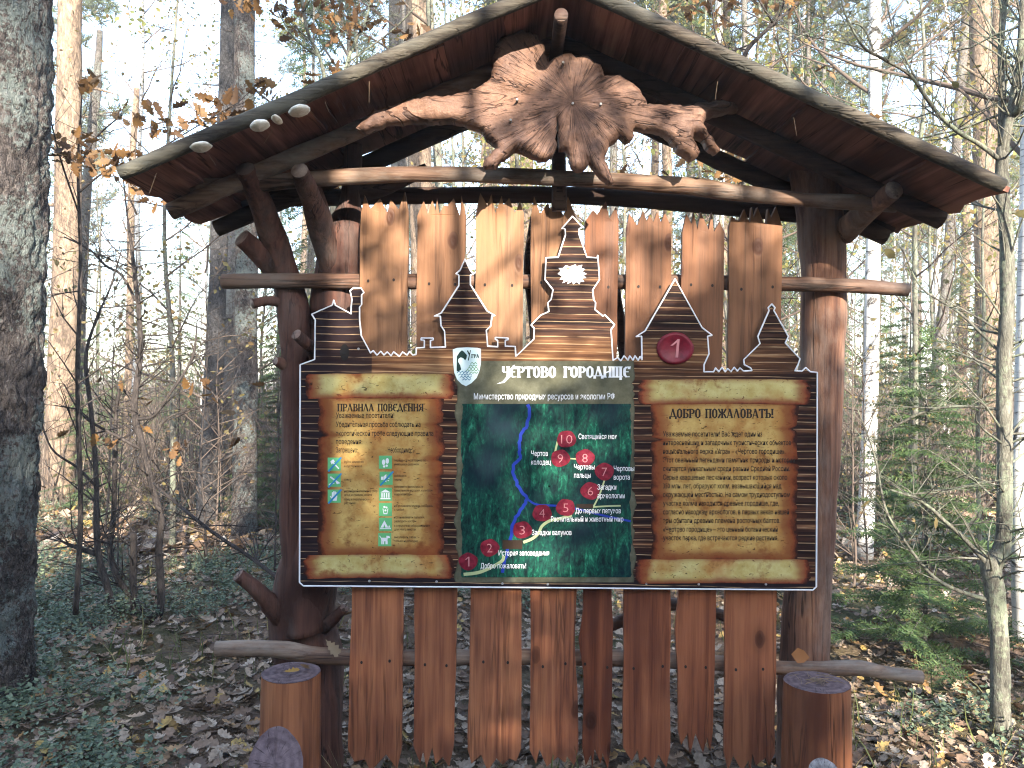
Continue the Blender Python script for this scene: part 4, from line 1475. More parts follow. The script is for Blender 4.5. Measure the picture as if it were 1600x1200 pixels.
def icon(x0, y0, shapes, slash):
    w, h = 20.5, 20.5
    mb = MB()
    mb.mi = 0
    mb.prism([B(x0 + u * w, y0 + v * h, 2.2) for u, v in ((0, 0), (0, 1), (1, 1), (1, 0))], 0)
    mb.mi = 1
    for k, s in enumerate(shapes):
        mb.prism([B(x0 + u * w, y0 + v * h, 2.7 + .15 * k) for u, v in s], 0)
    if slash:
        mb.mi = 2
        mb.prism([B(x0 + u * w, y0 + v * h, 4.4) for u, v in ((.0, 1.02), (.1, 1.1), (1.1, .02), (.98, -.05))], 0)
    mb.build('pictogram', [ICON, PALE, BLUE], scr, smooth=False)
cir = lambda cx, cy, r, n=10, ry=None: [(cx + r * math.cos(-a), cy + (ry or r) * math.sin(-a)) for a in np.linspace(0, 2 * math.pi, n + 1)[:-1]]
bar = lambda x0, y0, x1, y1, w: [(x0 - w * (y1 - y0) / math.hypot(x1 - x0, y1 - y0), y0 + w * (x1 - x0) / math.hypot(x1 - x0, y1 - y0)), (x1 - w * (y1 - y0) / math.hypot(x1 - x0, y1 - y0), y1 + w * (x1 - x0) / math.hypot(x1 - x0, y1 - y0)), (x1 + w * (y1 - y0) / math.hypot(x1 - x0, y1 - y0), y1 - w * (x1 - x0) / math.hypot(x1 - x0, y1 - y0)), (x0 + w * (y1 - y0) / math.hypot(x1 - x0, y1 - y0), y0 - w * (x1 - x0) / math.hypot(x1 - x0, y1 - y0))]
icon(512, 715, [bar(.35, .3, .85, .85, .05), [(.2, .3), (.3, .52), (.55, .3), (.42, .12)]], True)
icon(512, 740, [bar(.2, .25, .9, .75, .06), bar(.1, .85, .5, .7, .06), bar(.65, .6, .75, .8, .05)], True)
icon(512, 765, [[(.3, .55), (.4, .85), (.68, .85), (.74, .5)], bar(.36, .2, .36, .6, .04), bar(.47, .13, .47, .6, .045), bar(.58, .15, .58, .6, .045), bar(.68, .22, .68, .6, .04), bar(.2, .5, .36, .7, .04)], True)
icon(592, 712, [cir(.36, .5, .13, 10, .22), cir(.40, .82, .09), cir(.64, .40, .13, 10, .22), cir(.6, .76, .09)], False)
icon(593, 737, [[(.12, .38), (.12, .62), (.28, .62), (.28, .38)], [(.30, .38), (.30, .62), (.52, .82), (.52, .18)], bar(.62, .35, .72, .3, .03), bar(.62, .5, .76, .5, .03), bar(.62, .65, .72, .7, .03)], True)
icon(592, 762, [[(.12, .36), (.88, .36), (.5, .12)], [(.12, .78), (.12, .88), (.88, .88), (.88, .78)]] + [bar(x, .4, x, .76, .05) for x in (.24, .41, .59, .76)], False)
icon(592, 786, [[(.28, .42), (.36, .85), (.64, .85), (.72, .42), (.66, .42), (.6, .76), (.4, .76), (.34, .42)], cir(.42, .3, .09), cir(.58, .34, .08), cir(.5, .56, .08)], False)
icon(592, 809, [[(.42, .2), (.12, .75), (.34, .75), (.42, .5), (.5, .75), (.72, .75)], [(.08, .8), (.08, .86), (.92, .86), (.92, .8)], [(.78, .55), (.7, .75), (.88, .75)]], False)
icon(591, 833, [[(.2, .35), (.24, .62), (.7, .62), (.72, .35)], [(.62, .2), (.62, .42), (.9, .36), (.84, .22)], bar(.28, .6, .28, .85, .05), bar(.4, .6, .4, .85, .05), bar(.6, .6, .6, .85, .05), bar(.68, .6, .68, .85, .04), bar(.1, .2, .22, .38, .03)], False)

# welcome scroll
mb, at = sheet(ragged(1018, 618, 1246, 876, 1, 4.5, 13), 1, [(687, -1, 12), (779, -1, 9), (670, 1, 9), (722, 1, 12), (800, 1, 6)])
scr2 = mb.build('scroll', PARCH, board, attr={'edge': at})
scr2['label'] = 'parchment scroll with the welcome text'
for r_, s_ in (((997, 592, 1267, 631), 11), ((993, 873, 1266, 911), 17)):
    mb, at = roll(*r_, 3, s_)
    mb.build('roll', ROLLM, scr2, attr={'edge': at})
mb = MB()
title(mb, 'ДОБРО ПОЖАЛОВАТЬ!', 1046, 1209, 653, 14, 2.2, .18, .08)
mb.build('title_lettering', INK, scr2, smooth=False)
mb = MB()
for i, (s, xe) in enumerate((('Уважаемые посетители! Вас ждет один из', 1191), ('интереснейших и загадочных туристических объектов', 1236), ('национального парка «Угра» – «Чертово городище».', 1227), ('Этот овеянный легендами памятник природы и истории', 1242), ('считается уникальным среди равнин Средней России.', 1234), ('Серые кварцевые песчаники, возраст которых около', 1230), ('350 млн. лет, образуют холм, возвышающийся над', 1221), ('окружающей местностью. На самом труднодоступном', 1234), ('участке холма находится древнее городище, где,', 1217), ('согласно находкам археологов, в первых веках нашей', 1233), ('эры обитали древние племена восточных балтов.', 1219), ('«Чертово городище» – это ценный ботанический', 1215), ('участок парка, где встречаются редкие растения.', 1216))):
    text(mb, s, 1036, xe, 682 + 13.52 * i, 11.2, 2.2, .010)
    mb.build('lettering', INK, scr2, smooth=False)
    mb = MB()

# stone slab with the trail map
m = NT('printed_stone', .55, .08)
n1 = m.noise(m.co(), 16, 6, .7)
c = m.ramp(n1, [(.3, (.052, .052, .032)), (.55, (.098, .098, .066)), (.75, (.155, .152, .11))])
c = m.mix(m.ramp(m.attr('edge'), [(.6, 0.0), (1.0, .7)]), c, (.035, .032, .022))
m.color(c)
mb, at = sheet(ragged(713, 564, 991, 910, 1, 6.5, 23), 1, [(600, 1, 4)], ew=7, ey=7)
slab = mb.build('map_panel', m.mat, board, attr={'edge': at})
m = NT('printed_map', .55, .08)
w1 = m.noise(m.co((34, 1, 10)), 1.0, 5, .7, 1.2)
w2 = m.noise(m.co((80, 1, 45)), 1.0, 4, .7, .6)
w3 = m.noise(m.co((3.4, 1, 3.0)), 1.0, 2, .5)
f = m.math('ADD', m.math('MULTIPLY', w1, .62), m.math('MULTIPLY', w2, .38))
c = m.ramp(f, [(.40, (.004, .012, .014)), (.49, (.007, .042, .032)), (.56, (.008, .080, .050)), (.66, (.040, .235, .145))])
c = m.mix(m.ramp(w3, [(.46, 0.0), (.60, .85)]), c, (.005, .014, .024))
m.color(c)
mb, at = sheet(ragged(721, 631, 986, 902, 1, 4.5, 43), 3)
mb.build('map', m.mat, slab, attr={'edge': at})
Zq = lambda x, y: (700 + x / 3.077, 540 + y / 3.077)
def ribbon(mb, pts, w, lay, k=5, amp=0):
    q = [Zq(*p) for p in pts]
    q = smooth(q, k)
    if amp:
        q = [(x + amp * noise.noise(Vector((y * .2, x * .1, 0))), y) for x, y in q]
    b0 = len(mb.v)
    for i, p in enumerate(q):
        a, b = q[max(0, i - 1)], q[min(len(q) - 1, i + 1)]
        dx, dy = b[0] - a[0], b[1] - a[1]
        L = math.hypot(dx, dy) + 1e-9
        ww = w / 2
        mb.v += [B(p[0] - dy / L * ww, p[1] + dx / L * ww, lay), B(p[0] + dy / L * ww, p[1] - dx / L * ww, lay)]
    for i in range(len(q) - 1):
        a = b0 + 2 * i
        mb.face((a, a + 2, a + 3, a + 1))
mb = MB()
ribbon(mb, [(380, 283), (390, 330), (377, 385), (348, 430), (346, 490), (346, 540), (318, 575), (315, 630), (340, 680), (378, 735), (350, 790), (315, 850), (300, 930), (280, 1010), (262, 1092)], 5, 4, amp=3.5)
ribbon(mb, [(380, 738), (430, 765), (520, 770), (620, 785), (740, 815), (880, 845)], 3.2, 4.3, amp=1)
mb.build('river', flat('printed_river', (.012, .035, .30), .42), slab, smooth=False)
TRAIL, BRIDGE = flat('printed_trail', (.36, .42, .22), .5, .1), flat('printed_bridge', (.035, .022, .015), .5, .1)
for pts, w, lay in (([(75, 1100), (150, 1090), (215, 1062), (260, 1035), (268, 1010)], 5, 4.6), ([(362, 946), (405, 928), (435, 902), (452, 868), (490, 842), (545, 830), (595, 815)], 4.5, 4.6), ([(695, 782), (715, 745), (735, 700), (752, 648)], 2.5, 4.6),
                    ([(700, 776), (760, 772), (830, 770)], 2.5, 4.7), ([(516, 510), (520, 490), (527, 462)], 3, 4.6), ([(585, 543), (617, 545)], 2, 4.6)):
    mb = MB()
    ribbon(mb, pts, w, lay)
    mb.build('trail', TRAIL, slab, smooth=False)
for (a, b, c_, d_) in ((262, 935, 358, 978), (618, 762, 698, 782)):
    mb = MB()
    mb.prism([B(*Zq(x, y), 5) for x, y in ((a, b), (a, d_), (c_, d_), (c_, b))], 0)
    mb.build('bridge_print', BRIDGE, slab, smooth=False)
mb = MB()
title(mb, 'ЧЕРТОВО', 784, 869, 589.5, 16.5, 3, .20, .085)
mb.build('title_lettering', PALE, slab, smooth=False)
mb = MB()
title(mb, 'ГОРОДИЩЕ', 880, 985, 589.5, 16.5, 3, .20, .085)
mb.build('title_lettering', PALE, slab, smooth=False)
mb = MB()
mb.prism([B(*Zq(x, y), 4.4) for x, y in ((232, 185), (262, 172), (290, 140), (312, 95), (322, 92), (300, 150), (272, 178))][::-1], 0)
mb.build('title_flourish', PALE, slab, smooth=False)
mb = MB()
text(mb, 'Министерство природных ресурсов и экологии РФ', 740.5, 961, 624, 13.5, 3, .004)
mb.build('lettering', PALE, slab, smooth=False)
LB = (('Светящийся мох', 904, 964, 686), ('Чертов', 830, 856, 712.5), ('колодец', 830, 861, 726), ('Чертовы', 897, 929, 733.5), ('пальцы', 897, 923, 746.5), ('Чертовы', 959, 991, 736), ('ворота', 959, 984, 749.5), ('Загадки', 933.5, 963, 765), ('археологии', 933.5, 976, 778.5), ('До первых петухов', 899, 970, 802), ('Растительный и животный мир', 861, 974, 815), ('Загадки валунов', 831, 893, 836), ('История заповедания', 779, 858, 868), ('Добро пожаловать!', 751, 822, 888))
for s, a, b, y in LB:
    mb = MB()
    text(mb, s, a, b, y, 11.5, 9, .004)
    mb.build('lettering', PALE, slab, smooth=False)
SEAL = NT('printed_wax', .5, .1)
SEAL.color(SEAL.ramp(SEAL.noise(SEAL.co(), 60, 3, .6), [(.35, (.11, .008, .018)), (.65, (.21, .018, .036))]))
SEALE = flat('printed_wax_numeral', (.48, .20, .21), .4)
for i, (x, y) in enumerate(((731.5, 877.5), (765, 856), (816, 828), (847, 801.5), (884, 793), (922.5, 767), (944.5, 737), (914, 715.5), (875.5, 716), (885, 686))):
    mb = MB()
    mb.prism([B(x + 15 * (1 + .06 * math.sin(3 * a + i)) * math.cos(-a), y + 13.5 * (1 + .05 * math.cos(4 * a + i)) * math.sin(-a), 5.6) for a in np.linspace(0, 2 * math.pi, 25)[:-1]], 0)
    s = mb.build('seal', SEAL.mat, slab, smooth=False)
    mb = MB()
    t = str(i + 1)
    w = 4.2 * len(t) if t != '1' else 2.3
    if i:
        text(mb, t, x - w, x + w + (1 if len(t) > 1 else 0), y + 7.2, 20, 7, -.012)
    else:
        for k, (xa, ya, xb, yb) in enumerate(((x + 1, y - 7.5, x + 1, y + 7.5), (x + 1, y - 7.5, x - 4, y - 3))):
            mb.prism([B(xa - 1, ya, 7 + .3 * k), B(xb - 1, yb, 7 + .3 * k), B(xb + 1, yb, 7 + .3 * k), B(xa + 1, ya, 7 + .3 * k)], 0)
    mb.build('numeral', SEALE, s, smooth=False)

# big wax seal on the gabled hut
mb = MB()
n = 40
for (k, yy) in ((1.0, 0), (1.0, 4), (.92, 10), (.80, 11), (.76, 8), (.0, 8)):
    for a in np.linspace(0, 2 * math.pi, n + 1)[:-1]:
        rr = k * (1 + (.05 * noise.noise(Vector((math.cos(a) * 1.6, math.sin(a) * 1.6, 4)))) * (1 if k > .85 else .2))
        mb.v.append(B(1054.5 + 29 * rr * math.cos(a), 544.5 - 25.5 * rr * math.sin(a), 1 + yy))
for j in range(5):
    for k in range(n):
        a, b = j * n + k, j * n + (k + 1) % n
        mb.face((a, b, b + n, a + n))
WAX = NT('red_wax', .4, .25)
WAX.color(WAX.ramp(WAX.noise(WAX.co(), 35, 3, .6), [(.3, (.10, .006, .014)), (.7, (.20, .014, .030))]))
bs = mb.build('seal', WAX.mat, board)
bs['label'] = 'large raised dark red wax seal with the numeral one'
mb = MB()
for k, (x0_, y0_, x1_, y1_) in enumerate(((1060, 530, 1057.5, 558.5), (1060, 531, 1049.5, 540))):
    mb.prism([B(x0_ - 2, y0_, 9.6 + .3 * k), B(x1_ - 2, y1_, 9.6 + .3 * k), B(x1_ + 2, y1_, 9.6 + .3 * k), B(x0_ + 2, y0_, 9.6 + .3 * k)], 0)
mb.build('numeral', SEALE, bs, smooth=False)

# park shield
Z5 = lambda x, y: (460 + x / 3.636, 420 + y / 3.636)
mb = MB()
mb.prism([B(*Z5(x, y), 4) for x, y in ((900, 458), (902, 530), (908, 590), (925, 630), (950, 655), (975, 667), (1005, 650), (1035, 620), (1052, 580), (1060, 530), (1060, 455), (1040, 449), (980, 446), (925, 449))], .002)
SHW = NT('shield_print', .5, .1)
SHW.color(SHW.ramp(SHW.noise(SHW.co(), 20, 2, .5), [(.3, (.55, .70, .70)), (.7, (.70, .80, .79))]))
sh = mb.build('shield', SHW.mat, board, smooth=False)
sh['label'] = 'white heraldic shield with a dark tower, a heart and waves'
mb = MB()
mb.prism([B(*Z5(x, y), 5) for x, y in ((922, 498), (922, 578), (930, 585), (948, 572), (942, 548), (930, 528), (932, 512), (945, 503), (960, 508), (970, 520), (978, 508), (980, 490), (962, 470), (952, 463), (940, 472))], 0)
title(mb, 'Г', *[Z5(1005, 0)[0], Z5(1018, 0)[0]], Z5(0, 506)[1], 5.5, 5.3, .2, .12)
title(mb, 'Р', *[Z5(1020, 0)[0], Z5(1032, 0)[0]], Z5(0, 506)[1], 5.5, 5.3, .2, .12)
title(mb, 'А', *[Z5(1034, 0)[0], Z5(1050, 0)[0]], Z5(0, 506)[1], 5.5, 5.3, .2, .12)
for a in (((980, 466), (992, 492), (998, 488), (986, 462)), ((1003, 462), (990, 522), (985, 520), (998, 462))):
    mb.prism([B(*Z5(x, y), 5.6 + .3 * (a[0][0] > 990)) for x, y in a], 0)
mb.build('lettering', flat('shield_dark_print', (.010, .035, .030), .4), sh, smooth=False)
WV = [flat('shield_wave_blue', (.03, .17, .28), .4), flat('shield_wave_green', (.12, .28, .14), .4)]
mb = MB()
for q, (y, xa, xb, c_) in enumerate(((588, 925, 985, 0), (602, 932, 1000, 0), (616, 940, 1005, 0), (630, 955, 995, 0), (565, 985, 1038, 1), (552, 992, 1036, 1), (538, 1000, 1030, 1), (578, 975, 1042, 1), (592, 995, 1036, 1))):
    mb.mi = c_
    k = 0
    x = xa
    while x < xb:
        y0, y1 = (y, y - 9) if k % 2 == 0 else (y - 9, y)
        mb.prism([B(*Z5(*p), 5 + .1 * q) for p in ((x, y0), (x, y0 + 5), (x + 9.5, y1 + 5), (x + 9.5, y1))], 0)
        x += 9.5; k += 1
mb.build('wave_print', WV, sh, smooth=False)

# white ragged beast head printed on the tower
Z6 = lambda x, y: (800 + x / 3.2, 320 + y / 3.2)
mb = MB()
mb.prism([B(*Z6(x, y), 1.5) for x, y in ((228, 345), (243, 330), (232, 316), (255, 316), (268, 302), (290, 308), (318, 298), (322, 308), (352, 300), (346, 316), (366, 322), (350, 332), (374, 346), (358, 352), (372, 366), (350, 368), (362, 386), (342, 384), (338, 398), (322, 386), (306, 398), (300, 384), (278, 396), (280, 380), (252, 392), (262, 372), (238, 374), (250, 358))][::-1], 0)
hd = mb.build('beast_head', flat('white_print', (.78, .78, .78), .45), board, smooth=False)
mb = MB()
mb.prism([B(*Z6(280 + 9 * math.cos(-a), 320 + 4 * math.sin(-a)), 2.2) for a in np.linspace(0, 6.28, 9)[:-1]], 0)
mb.build('eye', flat('dark_green_print', (.10, .12, .02), .5), hd, smooth=False)
# dark round window of the left hut print and screws
mb = MB()
mb.prism([B(*Z5(285 + 26 * math.cos(-a), 475 + 48 * math.sin(-a)), 1.4) for a in np.linspace(0, 6.28, 17)[:-1]], 0)
mb.build('printed_window', flat('black_print', (.004, .003, .003), .5), board, smooth=False)
mb = MB()
for x, y in ((577, 908), (682, 909), (785, 912), (856, 913), (1010, 912), (1092, 913), (1197, 913), (486, 600), (1262, 606), (858, 760), (560, 545)):
    c = B(x, y, 3)
    mb.tube([c, c + Vector((0, .01, 0))], [.0045, .006], 7)
mb.build('screw', flat('screw_steel', (.30, .30, .30), .4, .5), board, smooth=False)

# ------------------------------------------------------------ trees one can point to
def near_tree(name, chain, d, barkm, label, H=14, n=14, amp=.12, freq=7, crown='pine', seed=1, k=5, group=None, topr=.45, snags=0, plates=False):
    f = max(chain, key=lambda c: c[1])
    p = P(f[0], f[1], d)
    rng = random.Random(seed)
    root = empty(name, (p.x, d, gz(p.x, d)), label, 'tree', group)
    mb = MB()
    L = px_trunk(mb, chain, d, H, n, amp, freq, k, topr)
    if plates:      # thick bark plates parted by fissures
        ax = L
        for i, v in enumerate(mb.v):
            q = Vector((v.x * 16, v.y * 16, v.z * 7)) + noise.noise_vector(v * 9) * .7
            dd = noise.voronoi(q)[0]
            q2 = noise.voronoi(q * 2.3)[0]
            h = min(1, (dd[1] - dd[0]) * 3) * .016 + min(1, (q2[1] - q2[0]) * 3) * .006 + .004 * noise.noise(v * 60)
            k = i // n
            if k < len(ax):
                o = Vector((v.x - ax[k][0], v.y - ax[k][1], 0))
                if o.length > 1e-4:
                    mb.v[i] = v + o.normalized() * (h - .012)
    for q in range(snags):
        i = rng.randint(3, max(4, len(L) - 4))
        a = rng.uniform(0, 6.28)
        dd = Vector((math.cos(a), math.sin(a), rng.uniform(-.3, .4)))
        l = rng.uniform(.15, .8)
        b = Vector(L[i][:3])
        mb.tube([b, b + dd * l * .5, b + dd * l + Vector((0, 0, rng.uniform(-.1, .05)))], [L[i][3] * .2, L[i][3] * .13, .004], 5, False)
    if crown == 'pine':
        finish_pine(root, L, mb, rng, barkm, .62, 2.0, 300, .3)
    elif crown == 'bare':
        mb.build('trunk', barkm, root)
        cr, tips = MB(), []
        for q in range(16):
            i = int((.5 + .5 * q / 16) * (len(L) - 1))
            a = rng.uniform(0, 6.28)
            branch_rec(cr, L[i][:3], (math.cos(a), math.sin(a), rng.uniform(.3, .9)), rng.uniform(.8, 1.8), max(.006, L[i][3] * .4), rng, 2, tips, .2, .2, 4)
        c = cr.build('crown', TWIG, root)
        r = np.random.default_rng(seed)
        pos = np.array([tuple(q) for q, _ in tips]) + r.normal(0, .04, (len(tips), 3))
        a = scatter(LEAFV, LEAFF, pos, rots(r, len(pos), 2.5), r.uniform(.03, .06, len(pos)))
        np_mesh('foliage', a[0], a[1], YELLOW, c)
    else:
        mb.build('trunk', barkm, root)
    return root, L


near_tree('pine_tree', [(-2, 0, 144), (-5, 200, 144), (-10, 400, 144), (-18, 600, 144), (-26, 800, 146), (-32, 950, 146), (-36, 1090, 152)], 3.6, BARK_PINE, 'thick pine trunk with lichen covered bark cut by the frame beside the leafy ground', 15, 130, .06, 9, seed=2, k=34, plates=True)
near_tree('pine_tree', [(110, 0, 34), (107, 200, 37), (105, 400, 41), (98, 600, 43), (92, 780, 46)], 9.6, BARK_PINE2, 'sunlit orange pine second from the thick lichen covered trunk', 17, 16, .1, seed=4, snags=8)
near_tree('dead_tree', [(156, 48, 9), (151, 130, 13), (140, 250, 14), (133, 330, 15), (128, 450, 15), (120, 600, 16), (114, 780, 17)], 10.2, BARK_SPRUCE, 'broken dead trunk with a splintered top beside the orange pine', 0, 9, .25, crown=None, seed=5, snags=10)
near_tree('dead_tree', [(214, 138, 9), (208, 230, 11), (205, 300, 11), (203, 500, 12), (198, 680, 13)], 16, BARK_PINE2, 'short thin dead snag in the bright gap before the roof corner', 0, 8, .2, crown=None, seed=6, snags=4)
near_tree('spruce_tree', [(357, 0, 22), (353, 150, 23), (345, 300, 25), (338, 500, 28), (328, 700, 30), (322, 830, 34)], 8.2, BARK_SLATE, 'dark grey spruce trunk leaning beside a paler trunk behind the roof corner', 15, 14, .08, seed=7, snags=7)
near_tree('pine_tree', [(374, 0, 20), (366, 200, 22), (360, 400, 24), (352, 600, 27), (344, 820, 30)], 9.4, BARK_SPRUCE, 'pale trunk squeezed between the dark spruce and a rough pine', 16, 12, .08, seed=8, snags=4)
near_tree('pine_tree', [(382, 0, 30), (382, 150, 31), (384, 300, 33), (385, 500, 35), (383, 700, 36), (381, 848, 40)], 7.5, BARK_PINE, 'rough barked pine just behind the cut branches of the forked post', 15, 16, .12, seed=9, snags=6)
near_tree('pine_tree', [(650, 0, 34), (655, 220, 36), (660, 420, 37), (662, 760, 40)], 9.2, BARK_PINE2, 'reddish pine trunk rising behind the left roof slope', 16, 14, .1, seed=10, snags=5)
near_tree('pine_tree', [(620, 0, 26), (624, 220, 28), (626, 420, 29), (626, 740, 31)], 11, BARK_SPRUCE, 'grey pine trunk beside the reddish one behind the left roof slope', 16, 12, .1, seed=11)
near_tree('birch_tree', [(671, 0, 12), (682, 210, 13), (690, 420, 14), (694, 800, 16)], 8, BARK_GREY, 'slim grey green trunk close behind the reddish pine', 9, 8, .06, crown='bare', seed=12)
near_tree('birch_tree', [(1367, 0, 18), (1367, 150, 19), (1366, 300, 21), (1363, 466, 22), (1360, 620, 23), (1355, 760, 24), (1350, 872, 27)], 6.9, BIRCH, 'white birch with dark patches standing just past the straight post', 12, 14, .05, crown='bare', seed=13)
near_tree('birch_tree', [(1612, 0, 28), (1610, 300, 30), (1606, 466, 31), (1602, 650, 32), (1597, 750, 33), (1598, 900, 32), (1602, 1005, 34)], 4.6, BIRCH, 'white birch trunk cut by the frame behind the kinked grey sapling', 12, 16, .06, crown='bare', seed=14)
near_tree('pine_tree', [(1530, 0, 29), (1536, 200, 30), (1540, 400, 31), (1545, 680, 33)], 13, BARK_PINE2, 'tall reddish pine behind the kinked grey sapling', 17, 12, .1, seed=15, snags=10)
near_tree('pine_tree', [(1480, 420, 15), (1470, 520, 16), (1455, 650, 17)], 15, BARK_SPRUCE, 'slim dark leaning pine between the white birch and the reddish pine', 13, 9, .1, seed=16, topr=.8)
near_tree('pine_tree', [(1040, 190, 15), (1042, 240, 15), (1046, 640, 17)], 15, BARK_PINE2, 'narrow pine seen under the roof past the root ornament', 16, 9, .1, seed=17)
near_tree('pine_tree', [(803, 220, 11), (806, 255, 11), (808, 640, 13)], 17, BARK_SPRUCE, 'thin grey trunk seen in the gap under the root ornament', 16, 8, .1, seed=18)


def leaf_cluster(pos, seed, n, spread, size, v, f, mat, name, parent):
    r = np.random.default_rng(seed)
    pos = np.repeat(np.asarray(pos), n, 0)
    pos = pos + r.normal(0, spread, pos.shape) * np.array([1, .8, .7])
    a = scatter(v, f, pos, rots(r, len(pos), 2.2), r.uniform(size * .65, size * 1.25, len(pos)))
    return np_mesh(name, a[0], a[1], mat, parent)


def px_sapling(name, label, stems, barkm, seed, foot, leaves=None, twigs=(3, .45), leafm=OAK, leafshape=None, lsize=.09, tw_depth=1, cat='tree'):
    """stems: chains of (px, py, width px, distance); leaves: (px, py, distance, count, spread)"""
    rng = random.Random(seed)
    p = P(*foot)
    root = empty(name, (p.x, p.y, gz(p.x, p.y)), label, cat)
    mb, cr, tips = MB(), MB(), []
    for ch in stems:
        q = []
        for (x, y, w, d) in ch:
            a = P(x, y, d); q.append((a.x, a.y, a.z, w * d / FP / 2))
        q = smooth(q, 5)
        mb.tube([a[:3] for a in q], [max(.0015, a[3]) for a in q], 8, True, .14, 12, seed)
        for t in range(int(twigs[0] * len(ch))):
            i = rng.randint(len(q) // 5, len(q) - 1)
            dd = Vector((rng.uniform(-1, 1), rng.uniform(-.8, .8), rng.uniform(-.1, .9)))
            branch_rec(cr, q[i][:3], dd, twigs[1] * rng.uniform(.5, 1.2), max(.0016, min(.006, q[i][3] * .4)), rng, tw_depth, tips, .25, .1, 4, (2, 3))
    mb.build('trunk', barkm, root)
    crown = cr.build('crown', barkm, root)
    if leaves:
        v, f = leafshape or (OAKV, OAKF)
        P3, N, Sp = [], [], []
        r = np.random.default_rng(seed)
        for (x, y, d, n, s) in leaves:
            c = np.array(tuple(P(x, y, d)))
            n = int(n * 1.4)
            P3.append(c + r.normal(0, s, (n, 3)) * np.array([1, .8, .6]))
        P3 = np.concatenate(P3)
        a = scatter(v, f, P3, rots(r, len(P3), 2.3), r.uniform(lsize * .65, lsize * 1.25, len(P3)))
        np_mesh('foliage', a[0], a[1], leafm, crown)
    return root, tips


px_sapling('oak_sapling', 'thin oak sapling holding brown leaves before the low roof corner by the thick pine', [
    [(118, 960, 9, 4.3), (126, 800, 8, 4.3), (121, 600, 7, 4.3), (126, 420, 6, 4.25), (122, 260, 4, 4.2), (128, 150, 2, 4.2)],
    [(124, 300, 4, 4.2), (165, 268, 3, 4.1), (215, 250, 3, 4.0), (262, 225, 2, 3.95), (320, 190, 2, 3.9), (372, 160, 2, 3.85)],
    [(122, 330, 3, 4.2), (95, 250, 3, 4.1), (80, 190, 2, 4.0)], [(124, 260, 3, 4.2), (150, 215, 3, 4.2), (190, 180, 2, 4.1)]],
    BARK_DARK, 21, (118, 960, 4.3),
    [(95, 215, 4.05, 9, .07), (90, 240, 4.0, 6, .05), (140, 130, 4.1, 7, .05), (150, 240, 4.1, 10, .09), (190, 250, 4.0, 10, .08), (175, 262, 3.95, 8, .07), (235, 185, 4.1, 9, .08), (265, 205, 3.95, 10, .08), (300, 190, 3.9, 8, .07), (325, 170, 3.9, 12, .07), (345, 185, 3.9, 10, .06), (400, 135, 3.85, 8, .05), (412, 150, 3.85, 6, .05), (205, 280, 4.0, 9, .08), (240, 300, 4.0, 8, .07), (120, 250, 4.1, 7, .06)],
    (3, .35), lsize=.082)
px_sapling('oak_sapling', 'oak sapling with brown leaves behind the middle of the left roof slope', [
    [(520, 760, 12, 4.8), (522, 500, 10, 4.8), (518, 250, 9, 4.8), (505, 110, 6, 4.75), (478, 40, 5, 4.7), (468, -60, 4, 4.7)],
    [(516, 200, 7, 4.8), (545, 90, 5, 4.8), (575, 20, 4, 4.8), (590, -60, 3, 4.8)], [(500, 90, 3, 4.75), (460, 60, 3, 4.6), (430, 10, 2, 4.5)], [(540, 100, 3, 4.8), (610, 50, 3, 4.7), (650, 10, 2, 4.6)]],
    BARK_GREY, 22, (520, 780, 4.8),
    [(455, 25, 4.7, 12, .09), (475, 50, 4.7, 9, .08), (460, -5, 4.7, 10, .09), (520, 30, 4.8, 12, .10), (560, 45, 4.8, 10, .09), (545, 15, 4.8, 10, .09), (610, 25, 4.7, 8, .08), (400, 5, 4.5, 8, .07), (365, 10, 4.5, 6, .06), (580, 65, 4.8, 7, .08), (640, 60, 4.7, 6, .07), (495, 120, 4.75, 7, .07), (350, 285, 4.6, 8, .08), (420, 300, 4.6, 8, .08), (520, 290, 4.7, 7, .07)],
    (3, .4), lsize=.082)
px_sapling('oak_sapling', 'oak sapling with brown leaves and a slanting branch behind the right roof slope', [
    [(1160, 900, 12, 4.8), (1165, 600, 11, 4.8), (1158, 300, 9, 4.8), (1150, 180, 8, 4.8), (1162, 90, 7, 4.75), (1200, 45, 6, 4.7), (1245, 5, 5, 4.7), (1270, -40, 4, 4.7)],
    [(1155, 120, 4, 4.8), (1120, 60, 3, 4.8), (1110, -20, 3, 4.8)], [(1210, 40, 3, 4.7), (1180, -10, 3, 4.6)], [(1158, 320, 5, 4.8), (1120, 290, 3, 4.7), (1085, 320, 2, 4.7)]],
    BARK_DARK, 23, (1160, 900, 4.8),
    [(1090, 5, 4.8, 12, .09), (1125, 10, 4.8, 10, .09), (1060, 0, 4.8, 8, .08), (1195, 8, 4.7, 6, .05), (1130, 250, 4.7, 9, .07), (1115, 275, 4.7, 9, .07), (1140, 285, 4.7, 8, .07), (1290, 110, 4.7, 3, .04), (960, 300, 4.6, 6, .12), (1010, 265, 4.6, 6, .1), (1240, 0, 4.7, 5, .06)],
    (3, .5), lsize=.082)

